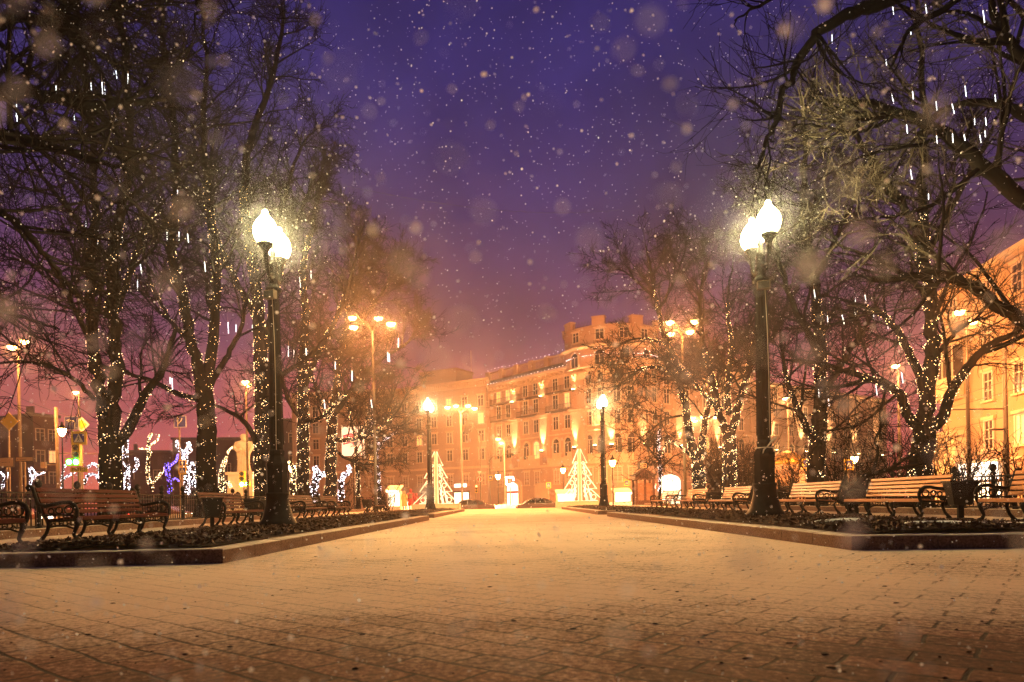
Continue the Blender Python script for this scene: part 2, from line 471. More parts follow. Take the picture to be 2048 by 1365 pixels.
def bed_z(x, y, c):
    return 0.155 + 0.10 * math.exp(-((x - c) / 1.6) ** 2)
BEDS = []
def bed(name, x0a, x0b, x1a, x1b, y0, y1, c, amp=0.02, nx=26, ny=90):
    v = np.zeros((ny + 1, nx + 1, 3))
    for j in range(ny + 1):
        s = j / ny; y = y0 + (y1 - y0) * s
        a = x0a + (x0b - x0a) * s; b = x1a + (x1b - x1a) * s
        for i in range(nx + 1):
            x = a + (b - a) * i / nx
            edge = 0 if 0 < i < nx and 0 < j < ny else 1
            v[j, i] = (x, y, bed_z(x, y, c) + (random.uniform(-amp, amp) if not edge else -0.02))
    idx = np.arange((ny + 1) * (nx + 1)).reshape(ny + 1, nx + 1)
    q = np.stack([idx[:-1, :-1], idx[:-1, 1:], idx[1:, 1:], idx[1:, :-1]], -1).reshape(-1, 4)
    BEDS.append((x0a, x0b, x1a, x1b, y0, y1, c))
    return tag(np_mesh(name, v.reshape(-1, 3), q, M['mulch']), kind='structure')
bed('flower_bed_soil', -7.3, -7.3, -3.66, -2.95, 8.62, 26.2, -4.8)
bed('flower_bed_soil', -18, -18, -7.3, -7.3, 8.22, 9.7, -4.8, ny=14, nx=60)
bed('flower_bed_soil', 4.72, 4.70, 8.85, 8.85, 8.75, 27.0, 5.9)
bed('flower_bed_soil', 8.85, 8.85, 19, 19, 8.3, 9.9, 5.9, ny=14, nx=60)
bed('flower_bed_soil', -7.3, -7.3, -3.1, -2.6, 30.3, 48, -4.0, ny=50)
bed('flower_bed_soil', 4.82, 5.05, 8.85, 8.85, 30.3, 50, 6.5, ny=50)
# bench walks
mb = MB(); mb.box(-9.66, -7.3, 9.7, 54, 0.004, 0.125); mb.box(-18, -9.66, 9.7, 11.6, 0.004, 0.121)
tag(mb.build('bench_walk', M['snow_kerb']), kind='structure')
mb = MB(); mb.box(8.85, 11.26, 9.9, 54, 0.004, 0.125); mb.box(11.26, 19, 9.9, 11.6, 0.004, 0.121)
tag(mb.build('bench_walk', M['snow_kerb']), kind='structure')
# lawns under the trees
mb = MB(); mb.box(-26, -9.84, 11.6, 62, 0.005, 0.16); tag(mb.build('lawn', M['lawn']), kind='structure')
mb = MB(); mb.box(11.44, 30, 11.6, 56, 0.005, 0.16); tag(mb.build('lawn', M['lawn']), kind='structure')

# mulch chips (uncountable)
def chips():
    V = []; Q = []
    tot = 0
    for (x0a, x0b, x1a, x1b, y0, y1, c), n in zip(BEDS, (9000, 2500, 9000, 2500, 1200, 1200)):
        for _ in range(n):
            s = random.random() ** 1.7
            y = y0 + (y1 - y0) * s
            a = x0a + (x0b - x0a) * s; b = x1a + (x1b - x1a) * s
            x = random.uniform(a, b); z = bed_z(x, y, c) + random.uniform(0.0, 0.035)
            L = random.uniform(0.02, 0.065); w = L * random.uniform(0.3, 0.7)
            M_ = Matrix.Rotation(random.uniform(0, 2 * PI), 3, 'Z') @ Matrix.Rotation(random.gauss(0, 0.6), 3, 'X') @ Matrix.Rotation(random.gauss(0, 0.6), 3, 'Y')
            cv = random.uniform(-0.012, 0.02)
            for p in ((-L, 0, cv), (0, -w, 0), (L, 0, cv), (0, w, 0)):
                q = M_ @ Vector(p)
                V.append((x + q.x, y + q.y, z + q.z))
            Q.append((tot, tot + 1, tot + 2, tot + 3)); tot += 4
    return tag(np_mesh('dead_leaves', np.array(V), np.array(Q), M['chip'], smooth=False), 'brown dead leaves and bark chips covering the raised beds', 'dead leaves', kind='stuff')
chips()
# thin snow remnants on the right bed
mb = MB()
for (cx, cy_, rx, ry) in ((8.2, 10.3, 1.1, 0.35), (9.6, 9.7, 1.4, 0.3), (6.4, 9.6, 0.7, 0.14), (7.6, 9.2, 0.6, 0.1), (11, 9.5, 1.2, 0.25), (5.7, 11.2, 0.5, 0.12)):
    k = 26; vs = [(cx, cy_, bed_z(cx, cy_, 5.9) + 0.055)]
    for ring, (rr, dz) in enumerate(((0.6, 0.045), (1.0, -0.01))):
        for j in range(k):
            a = 2 * PI * j / k; f = rr * (1 + 0.45 * math.sin(a * 3 + cx) * rr + random.uniform(-0.25, 0.25) * rr)
            x, y = cx + rx * f * math.cos(a), cy_ + ry * f * math.sin(a)
            vs.append((x, y, bed_z(x, y, 5.9) + dz))
    fs = [(0, 1 + j, 1 + (j + 1) % k) for j in range(k)] + [(1 + j, 1 + k + j, 1 + k + (j + 1) % k, 1 + (j + 1) % k) for j in range(k)]
    mb.add(vs, fs, 0, True)
tag(mb.build('snow', M['snow']), 'thin patches of old snow lying on the mulch of the right bed', 'snow', kind='stuff')
# gritty specks on the paving
mb = MB()
for _ in range(900):
    y = 2.2 + 24 * random.random() ** 1.6; x = random.uniform(-3.3, 4.3) if y > 8.2 else random.uniform(-y, y)
    r_ = random.uniform(0.002, 0.007)
    mb.lathe([(r_ * 0.7, 0.001), (r_, r_ * 0.5), (r_ * 0.4, r_ * 1.1)], 5, (x, y, 0), 0, True, 0.0, random.uniform(0.8, 4.0), 1)
tag(mb.build('grit', M['mulch']), 'dark grit and crumbs scattered on the snowy paving', 'grit', kind='stuff')

# ================================================================== LAMPS
def park_lamp(loc, label):
    t = empty('park_lamp', loc, label, 'park lamp', 'tall twin-globe park lamps along the walk')
    k = 16
    m = MB()
    m.lathe([(0.40, -0.08), (0.40, 0.05), (0.37, 0.10), (0.33, 0.16), (0.29, 0.30), (0.25, 0.46), (0.235, 0.62), (0.255, 0.66), (0.255, 0.70)], k)
    m.build('base', M['iron'], t)
    m = MB()
    m.lathe([(0.225, 0.70), (0.225, 1.25), (0.235, 1.28), (0.235, 1.33), (0.19, 1.42), (0.155, 1.50), (0.17, 1.54), (0.17, 1.60), (0.14, 1.64)], 8, smooth=False)
    m.build('pedestal', M['iron'], t)
    m = MB()
    m.lathe([(0.142, 1.64), (0.150, 2.0), (0.135, 3.2), (0.118, 4.6), (0.112, 5.06)], 12)
    for a in range(12):
        an = 2 * PI * a / 12
        m.tube([(0.15 * math.cos(an), 0.15 * math.sin(an), 1.75), (0.115 * math.cos(an), 0.115 * math.sin(an), 5.0)], [0.011, 0.008], 4)
    m.build('shaft', M['iron'], t)
    m = MB()
    m.lathe([(0.115, 5.06), (0.17, 5.10), (0.18, 5.14), (0.13, 5.18), (0.10, 5.25), (0.12, 5.36), (0.09, 5.48), (0.075, 5.62), (0.10, 5.68), (0.08, 5.74), (0.05, 5.86), (0.07, 5.92), (0.03, 6.02), (0.012, 6.10)], 12)
    m.build('capital', M['iron'], t)
    for s in (-1, 1):
        m = MB()
        pts = [(0, 0, 5.45)]
        for i in range(9):
            a = i / 8
            pts.append((0, s * (0.10 + 0.36 * math.sin(a * PI / 2)), 5.42 + 0.10 * math.sin(a * PI) * -1 + 0.30 * a * a))
        m.tube(pts, [0.055, 0.05, 0.05, 0.045, 0.04, 0.04, 0.04, 0.045, 0.05, 0.05], 8)
        # scroll leaf
        sc_ = [(0, s * (0.10 + 0.02 * i + 0.06 * math.sin(i * 0.9)), 5.62 + 0.05 * math.cos(i * 0.9) - 0.01 * i) for i in range(8)]
        m.tube(sc_, [0.03, 0.03, 0.028, 0.026, 0.024, 0.02, 0.018, 0.014], 6)
        m.tube([(0.05, s * 0.12, 5.36), (0.03, s * 0.25, 5.30), (0, s * 0.36, 5.36), (-0.03, s * 0.42, 5.46)], [0.02, 0.03, 0.025, 0.01], 6)
        m.lathe([(0.03, 5.66), (0.055, 5.70), (0.05, 5.78), (0.10, 5.86), (0.155, 5.93), (0.165, 5.97), (0.15, 5.975)], 14, (0, s * 0.46, 0))
        arm = m.build('arm', M['iron'], t)
        g = MB()
        g.lathe([(0.135, 5.976), (0.20, 6.03), (0.245, 6.12), (0.258, 6.22), (0.24, 6.32), (0.19, 6.42), (0.13, 6.50), (0.085, 6.55), (0.065, 6.58), (0.07, 6.62), (0.04, 6.67), (0.008, 6.69)], 12, (0, s * 0.46, 0))
        g.build('globe', M['globe'], t)
    # speaker box clamped to the shaft
    m = MB()
    m.T = Matrix.Rotation(R(-18), 4, 'Z')
    m.box(-0.07 - 0.02, 0.17, -0.24, -0.115, 4.88, 5.055, 0)
    m.box(-0.075, 0.155, -0.246, -0.241, 4.895, 5.04, 1)
    m.build('loudspeaker', [M['pole'], M['black']], t)
    m = MB()
    m.tube([(0.02, -0.155, 4.88), (0.05, -0.16, 4.0), (0.06, -0.17, 3.0), (0.05, -0.18, 1.9), (0.06, -0.20, 1.62)], 0.008, 5)
    m.build('cable', M['cable'], t)
    return t
LAMP_L = P(556, 1044, 14.9); LAMP_R = P(1531, 1026, 14.9)
lamp1 = park_lamp((LAMP_L.x, LAMP_L.y, 0.27), 'tall black park lamp with two blazing globes rising from the left mulch bed in front')
def lamp_copy(loc, label):
    return copy_tree(lamp1, loc, None, label)
lamp_copy((LAMP_R.x, LAMP_R.y, 0.27), 'tall black park lamp with two blazing globes and a pale tied ribbon on the right')
LAMP_FL, LAMP_FR = P(861, 1020, 41), P(1208, 1014, 41)
lamp_copy((LAMP_FL.x, 41, 0.19), 'smaller-looking distant park lamp in front of the left lit tree frame')
lamp_copy((LAMP_FR.x, 41, 0.19), 'smaller-looking distant park lamp just right of the right lit tree frame')
# ribbon tied round the right lamp pedestal
mb = MB()
pts = [(0.185 * math.cos(a), 0.185 * math.sin(a), 1.47) for a in [2 * PI * i / 16 for i in range(16)]]
mb.tube(pts, 0.012, 5, closed=True)
mb.tube([(-0.02, -0.19, 1.47), (0.06, -0.24, 1.58), (0.16, -0.22, 1.66), (0.20, -0.2, 1.72)], [0.01, 0.025, 0.02, 0.006], 5)
mb.tube([(-0.02, -0.19, 1.47), (-0.10, -0.23, 1.42), (-0.12, -0.22, 1.34)], [0.01, 0.02, 0.008], 5)
o = mb.build('ribbon', M['cable'], loc=(LAMP_R.x, LAMP_R.y, 0.27))
tag(o, 'pale ribbon knotted round the neck of the nearest right lamp pedestal', 'ribbon')

STREET_HEADS = []
def street_light(px, py, D, heads, label, lens='sodium', mat_=None, ground=Z_ST):
    """tall street light: pole, arms, drop-lens heads at given pixel offsets"""
    c = P(px, py, D)
    t = empty('street_light', (c.x, c.y, ground), label, 'street light', 'sodium street lights round the square')
    h = c.z - ground
    m = MB(); m.lathe([(0.16, 0), (0.16, 0.9), (0.115, 1.0), (0.075, h - 0.5), (0.06, h - 0.25)], 8)
    m.build('pole', mat_ or M['pole'], t)
    for hx, hy, dd in heads:
        q = P(hx, hy, D + dd); STREET_HEADS.append(q); loc = Vector((q.x - c.x, q.y - c.y, q.z - ground))
        m = MB(); m.tube([(0, 0, h - 0.6), (loc.x * 0.35, loc.y * 0.35, h - 0.05), (loc.x * 0.8, loc.y * 0.8, loc.z + 0.2), (loc.x, loc.y, loc.z + 0.16)], [0.05, 0.045, 0.04, 0.04], 6)
        m.build('arm', mat_ or M['pole'], t)
        m = MB(); m.lathe([(0.20, 0.03), (0.21, 0.06), (0.16, 0.12), (0.06, 0.16)], 10, loc, sx=1.4)
        hd = m.build('lamp_head', M['pole_dark'], t)
        m = MB(); m.lathe([(0.02, -0.19), (0.14, -0.15), (0.21, -0.05), (0.22, 0.029)], 8, loc, sx=1.25)
        m.build('lens', M[lens], hd)
    return t
street_light(921, 818, 72, [(895, 815, 0), (912, 812, 2.5), (936, 812, 2.5), (949, 817, 0)], 'street light with four yellow heads in front of the grey apartment house', 'sodium_far')
street_light(745, 645, 45, [(705, 636, 1.5), (707, 655, -1.5), (757, 637, 1.5), (782, 648, -1.5)], 'street light with orange heads glowing at the edge of the left tree crowns', mat_=M['pole_dark'])
street_light(1364, 655, 45, [(1340, 645, -1.5), (1341, 668, 1.5), (1389, 643, -1.5), (1380, 664, 1.5)], 'street light with starry orange heads above the leafless trees right of the tower')
street_light(1409, 842, 80, [(1386, 836, 0), (1390, 842, 2), (1406, 834, 0), (1431, 835, 1)], 'row of low orange heads on one pole seen through the forked lit trunk', 'sodium_far')
street_light(1008, 880, 92, [(996, 878, -1), (1003, 886, 1)], 'pair of yellow heads glowing before the second pilaster of the corner house', 'sodium_far')
street_light(492, 770, 55, [(491, 764, -1), (496, 770, 1)], 'orange street light between the two thick light-wrapped left trunks', mat_=M['pole_dark'])
street_light(1796, 737, 50, [(1791, 732, -1)], 'single orange star of light just left of the forked light-wrapped trunk', 'sodium_far', mat_=M['pole_dark'])
street_light(1932, 632, 38, [(1919, 624, -1.5), (1945, 643, 1.5)], 'brightest orange street light shining onto the cream house', mat_=M['pole_dark'])
street_light(36, 692, 42, [(24, 694, -1), (49, 683, 1.5)], 'pair of orange heads near the left edge above the square signs', mat_=M['pole_dark'])
street_light(158, 788, 60, [(151, 785, 0)], 'small orange street light behind the leftmost light-wrapped trunk')
street_light(1576, 800, 70, [(1570, 797, 0)], 'orange street light right behind the nearest right lamp post', 'sodium_far')

def lantern(px, py, py0, D, label, ground=None, k=1.0):
    top = P(px, py, D)
    g = Z_ST if ground is None else ground
    t = empty('lantern_post', (top.x, top.y, g), label, 'lantern', 'small lantern posts')
    h = (top.z - g) / k
    m = MB(); m.lathe([(0.14, 0), (0.12, 0.3), (0.07, 0.45), (0.045, h - 0.6), (0.07, h - 0.5), (0.10, h - 0.42)], 8); m.build('post', M['iron_dull'], t)
    m = MB(); m.lathe([(0.10, h - 0.41), (0.24, h - 0.18), (0.30, h + 0.08), (0.29, h + 0.15)], 10); m.build('lantern_glass', M['lantern'], t)
    m = MB(); m.lathe([(0.33, h + 0.152), (0.30, h + 0.22), (0.15, h + 0.42), (0.08, h + 0.48), (0.09, h + 0.56), (0.03, h + 0.72)], 10); m.build('cap', M['iron_dull'], t)
    t.scale = (k, k, k)
    return t
lantern(1126, 940, 1005, 84, 'small lantern at the left side of the right lit tree frame')
lantern(1225, 925, 1010, 64, 'small dark-capped lantern between the far right lamp and the timber kiosk')
lantern(996, 953, 1013, 84, 'small lantern left of the arched doorway of the corner house')
lantern(124, 862, 985, 32, 'bright lantern on a dark post beside the blue turn sign', 0.0, 0.6)
lantern(1709, 918, 990, 60, 'glowing lantern beside the yellow crossing sign on the right')
lantern(1890, 940, 990, 62, 'small lantern low behind the big yellow bench')
lantern(584, 936, 985, 60, 'small lantern between the nearest left lamp and the striped light trunk')

# ================================================================== BENCHES
def make_bench(wood):
    t = empty('park_bench', (0, 0, 0), 'x', 'bench', 'slatted park benches lining the walk')
    L = 3.3
    m = MB()
    for i in range(5):
        y = -0.30 + i * 0.115; z = 0.445 - i * 0.012
        m.box(-L / 2, L / 2, y, y + 0.098, z - 0.035, z)
    m.box(-L / 2, L / 2, -0.335, -0.303, 0.37, 0.437)
    s = m.build('seat', wood, t)
    m = MB()
    for i in range(5):
        z0 = 0.50 + i * 0.098; y0 = 0.245 + i * 0.034
        m.add([(-L / 2, y0, z0), (L / 2, y0, z0), (L / 2, y0 + 0.027, z0 + 0.073), (-L / 2, y0 + 0.027, z0 + 0.073),
               (-L / 2, y0 + 0.035, z0 - 0.01), (L / 2, y0 + 0.035, z0 - 0.01), (L / 2, y0 + 0.062, z0 + 0.063), (-L / 2, y0 + 0.062, z0 + 0.063)],
              [(0, 1, 2, 3), (5, 4, 7, 6), (0, 4, 5, 1), (3, 2, 6, 7), (0, 3, 7, 4), (1, 5, 6, 2)])
    b = m.build('backrest', wood, t)
    for o in (s, b):
        bv = o.modifiers.new('bevel', 'BEVEL'); bv.width = 0.008; bv.segments = 1
    for x in (-L / 2 + 0.03, -0.55, 0.55, L / 2 - 0.03):
        m = MB()
        # front leg: S-curve with paw foot
        m.tube([(x, -0.28, 0.38), (x, -0.315, 0.30), (x, -0.27, 0.20), (x, -0.24, 0.12), (x, -0.28, 0.05), (x, -0.34, 0.02)], [0.035, 0.045, 0.035, 0.03, 0.04, 0.045], 7)
        m.lathe([(0.055, 0), (0.065, 0.02), (0.04, 0.05)], 8, (x, -0.32, 0))
        # rear leg
        m.tube([(x, 0.24, 0.42), (x, 0.20, 0.28), (x, 0.25, 0.14), (x, 0.34, 0.03)], [0.035, 0.035, 0.03, 0.04], 7)
        m.lathe([(0.05, 0), (0.06, 0.02), (0.04, 0.05)], 8, (x, 0.34, 0))
        # stretcher arc and seat bearer
        m.tube([(x, -0.26, 0.22), (x, -0.12, 0.27), (x, 0.04, 0.28), (x, 0.21, 0.25)], 0.018, 6)
        m.tube([(x, -0.29, 0.385), (x, -0.05, 0.37), (x, 0.24, 0.36)], 0.028, 6)
        for yy in (-0.16, -0.02, 0.12):
            m.tube([(x, yy - 0.05, 0.285), (x, yy, 0.33), (x, yy + 0.05, 0.285)], 0.012, 5)
        # back upright
        m.tube([(x, 0.25, 0.40), (x, 0.285, 0.50), (x, 0.36, 0.74), (x, 0.44, 0.97)], [0.03, 0.03, 0.026, 0.022], 7)
        m.build('leg', M['iron'], t)
    for x in (-L / 2 - 0.035, L / 2 + 0.035):
        m = MB()
        pts = [(x, 0.40, 0.80), (x, 0.33, 0.66), (x, 0.22, 0.63), (x, 0.06, 0.66), (x, -0.10, 0.695), (x, -0.22, 0.69), (x, -0.31, 0.635), (x, -0.345, 0.54), (x, -0.33, 0.44), (x, -0.29, 0.36)]
        m.tube(pts, [0.025, 0.03, 0.034, 0.036, 0.038, 0.04, 0.04, 0.038, 0.035, 0.032], 8)
        # inner scroll
        for cyy, cz, r_ in ((-0.20, 0.56, 0.075), (-0.03, 0.555, 0.06), (0.11, 0.54, 0.05)):
            m.tube([(x, cyy + r_ * math.cos(a), cz + r_ * math.sin(a)) for a in [2 * PI * i / 10 for i in range(10)]], 0.016, 5, closed=True)
        m.tube([(x, -0.29, 0.46), (x, 0.0, 0.475), (x, 0.27, 0.46)], 0.02, 6)
        # scroll at the head of the back
        m.tube([(x, 0.44, 0.97), (x, 0.50, 1.0), (x, 0.535, 0.965), (x, 0.51, 0.925), (x, 0.475, 0.94)], [0.03, 0.034, 0.034, 0.03, 0.02], 7)
        m.tube([(x, 0.30, 0.5), (x, 0.37, 0.74), (x, 0.44, 0.97)], 0.03, 7)
        m.build('armrest', M['iron'], t)
    return t
ZB = 0.125
BX_L, BX_R = -7.75, 9.6
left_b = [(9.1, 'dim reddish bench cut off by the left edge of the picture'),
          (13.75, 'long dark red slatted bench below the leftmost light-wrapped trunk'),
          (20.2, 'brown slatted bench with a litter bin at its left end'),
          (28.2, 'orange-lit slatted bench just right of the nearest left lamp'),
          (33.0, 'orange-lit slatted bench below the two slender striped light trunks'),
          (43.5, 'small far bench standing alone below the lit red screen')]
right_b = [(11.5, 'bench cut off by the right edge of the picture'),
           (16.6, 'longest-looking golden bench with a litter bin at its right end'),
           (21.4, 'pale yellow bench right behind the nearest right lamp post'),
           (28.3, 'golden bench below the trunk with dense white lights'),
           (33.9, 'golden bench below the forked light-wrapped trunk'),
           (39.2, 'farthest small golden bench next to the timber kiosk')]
for wood, rows_, x, ang in ((M['wood_shaded'], left_b, BX_L, PI / 2), (M['wood'], right_b, BX_R, -PI / 2)):
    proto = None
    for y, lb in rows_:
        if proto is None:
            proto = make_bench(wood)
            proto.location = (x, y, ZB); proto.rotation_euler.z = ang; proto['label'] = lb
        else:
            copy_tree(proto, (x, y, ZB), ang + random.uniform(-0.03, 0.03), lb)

def make_bin():
    t = empty('litter_bin', (0, 0, 0), 'x', 'litter bin', 'black litter bins between the benches')
    m = MB(); m.frustum((0, 0), 0.17, 0.15, 0.26, 0.22, 0.30, 0.78); m.box(-0.285, 0.285, -0.245, 0.245, 0.782, 0.81)
    b = m.build('body', M['bin'], t); bv = b.modifiers.new('bevel', 'BEVEL'); bv.width = 0.02; bv.segments = 2
    m = MB(); m.box(-0.05, 0.05, -0.05, 0.05, 0.03, 0.30); m.frustum((0, 0), 0.2, 0.2, 0.16, 0.16, 0.0, 0.03)
    m.build('stand', M['iron'], t)
    return t
bin0 = make_bin()
bins = [(-7.55, 18.1, 'black tapered litter bin left of the brown bench'), (-8.1, 22.6, 'low black litter bin right of the brown bench, mostly behind its armrest'), (-7.7, 40.6, 'black litter bin left of the small far bench'),
        (9.75, 14.35, 'big black litter bin at the right end of the longest golden bench'), (10.0, 19.0, 'dark litter bin between the two nearest golden benches'),
        (10.0, 24.4, 'dark litter bin hidden beside the nearest right lamp post'), (9.9, 31.2, 'dark litter bin between two far golden benches')]
for i, (x, y, lb) in enumerate(bins):
    if i == 0:
        bin0.location = (x, y, ZB); bin0.rotation_euler.z = 0.5; bin0['label'] = lb
    else:
        copy_tree(bin0, (x, y, ZB), random.uniform(-0.5, 0.5), lb)

# ================================================================== IRON FENCES
def fence(x, y0, y1, label, step=1.55):
    t = empty('iron_fence', (x, y0, 0.16), label, 'iron fence', 'low iron fences behind the benches')
    n = int((y1 - y0) / step)
    post = None; panel = None
    for i in range(n + 1):
        y = i * step
        if post is None:
            m = MB()
            m.lathe([(0.085, 0), (0.085, 0.12), (0.055, 0.16), (0.05, 0.98), (0.075, 1.0), (0.075, 1.04), (0.04, 1.07), (0.075, 1.12), (0.088, 1.18), (0.07, 1.24), (0.02, 1.29)], 10)
            post = m.build('fence_post', M['iron'], t, (0, y, 0))
        else:
            p = post.copy(); C.objects.link(p); p.parent = t; p.location = (0, y, 0)
        if i == n: break
        if panel is None:
            m = MB()
            m.box(-0.02, 0.02, 0.05, step - 0.05, 0.93, 0.97); m.box(-0.018, 0.018, 0.05, step - 0.05, 0.80, 0.83); m.box(-0.02, 0.02, 0.05, step - 0.05, 0.10, 0.14)
            k = 9
            for j in range(k):
                yy = 0.05 + (step - 0.1) * (j + 0.5) / k
                m.tube([(0, yy, 0.14), (0, yy, 0.93)], 0.016, 5)
                m.lathe([(0.012, 0.55), (0.032, 0.60), (0.012, 0.65)], 5, (0, yy, 0))
                m.tube([(0, yy - 0.045, 0.83), (0, yy, 0.90), (0, yy + 0.045, 0.83)], 0.011, 4)
            panel = m.build('railing_panel', M['iron'], t, (0, y, 0))
        else:
            p = panel.copy(); C.objects.link(p); p.parent = t; p.location = (0, y, 0)
    return t
fence(-11.3, 12.2, 46.0, 'black iron fence with round post knobs behind the red benches on the left')
fence(13.4, 12.2, 46.0, 'black iron fence with round post knobs behind the golden benches on the right')

# ================================================================== TREES
def cat(pts, n):
    """Catmull-Rom resample"""
    p = np.array(pts, float)
    p = np.vstack([2 * p[0] - p[1], p, 2 * p[-1] - p[-2]])
    m = len(p) - 3
    out = []
    for t in np.linspace(0, m - 1e-6, n):
        i = int(t); f = t - i
        a, b, c, d = p[i], p[i + 1], p[i + 2], p[i + 3]
        out.append(0.5 * ((2 * b) + (-a + c) * f + (2 * a - 5 * b + 4 * c - d) * f * f + (-a + 3 * b - 3 * c + d) * f ** 3))
    return np.array(out)
def norm(a):
    return a / np.maximum(1e-9, np.linalg.norm(a, axis=-1, keepdims=True))
def grow(st, di, ln, S, wob, up, curl=None):
    N = len(st); pts = np.zeros((N, S + 1, 3)); pts[:, 0] = st; d = norm(di)
    drift = rng.normal(0, wob * 0.6, (N, 3))
    for i in range(S):
        d = d + rng.normal(0, wob, (N, 3)) + drift * 0.5
        d[:, 2] += up if np.isscalar(up) else up[i]
        d = norm(d)
        pts[:, i + 1] = pts[:, i] + d * (ln / S)[:, None]
    return pts
def tubes(pts, rad, K):
    N, S1, _ = pts.shape
    t = np.zeros_like(pts)
    t[:, 1:-1] = pts[:, 2:] - pts[:, :-2]; t[:, 0] = pts[:, 1] - pts[:, 0]; t[:, -1] = pts[:, -1] - pts[:, -2]
    t = norm(t)
    ref = np.where(np.abs(t[:, :1, 2:3]) < 0.8, np.array([0, 0, 1.0]), np.array([1.0, 0.1, 0]))
    u = norm(np.cross(t, np.broadcast_to(ref, t.shape))); w = np.cross(t, u)
    a = 2 * PI * np.arange(K) / K
    v = pts[:, :, None, :] + rad[:, :, None, None] * (u[:, :, None, :] * np.cos(a)[None, None, :, None] + w[:, :, None, :] * np.sin(a)[None, None, :, None])
    idx = np.arange(N * S1 * K).reshape(N, S1, K)
    nx = np.roll(idx, -1, axis=2)
    q = np.stack([idx[:, :-1], nx[:, :-1], nx[:, 1:], idx[:, 1:]], -1).reshape(-1, 4)
    return v.reshape(-1, 3), q
def spawn(pts, rad, ln, per_m, tmin, amin, amax, tmax=1.0):
    """choose child roots on given branches"""
    N, S1, _ = pts.shape
    cnt = np.maximum(0, np.floor(ln * per_m + rng.random(N))).astype(int)
    who = np.repeat(np.arange(N), cnt)
    n = len(who)
    t = tmin + (tmax - tmin) * rng.random(n)
    f = t * (S1 - 1 - 1e-6); i = f.astype(int); fr = (f - i)[:, None]
    a = pts[who, i]; b = pts[who, i + 1]
    p = a + (b - a) * fr
    tg = norm(b - a)
    r = rad[who, i] * (1 - fr[:, 0]) + rad[who, i + 1] * fr[:, 0]
    rv = rng.normal(0, 1, (n, 3)); side = norm(rv - tg * (rv * tg).sum(1, keepdims=True))
    ang = rng.uniform(amin, amax, n)[:, None]
    d = tg * np.cos(ang) + side * np.sin(ang)
    return p, d, t, who, r
class Verts:
    def __init__(s): s.v = []; s.q = []; s.n = 0
    def add(s, v, q): s.v.append(v); s.q.append(q + s.n); s.n += len(v)
    def mesh(s, name, m, parent, off):
        return np_mesh(name, np.concatenate(s.v) - np.array(off), np.concatenate(s.q), m, parent)

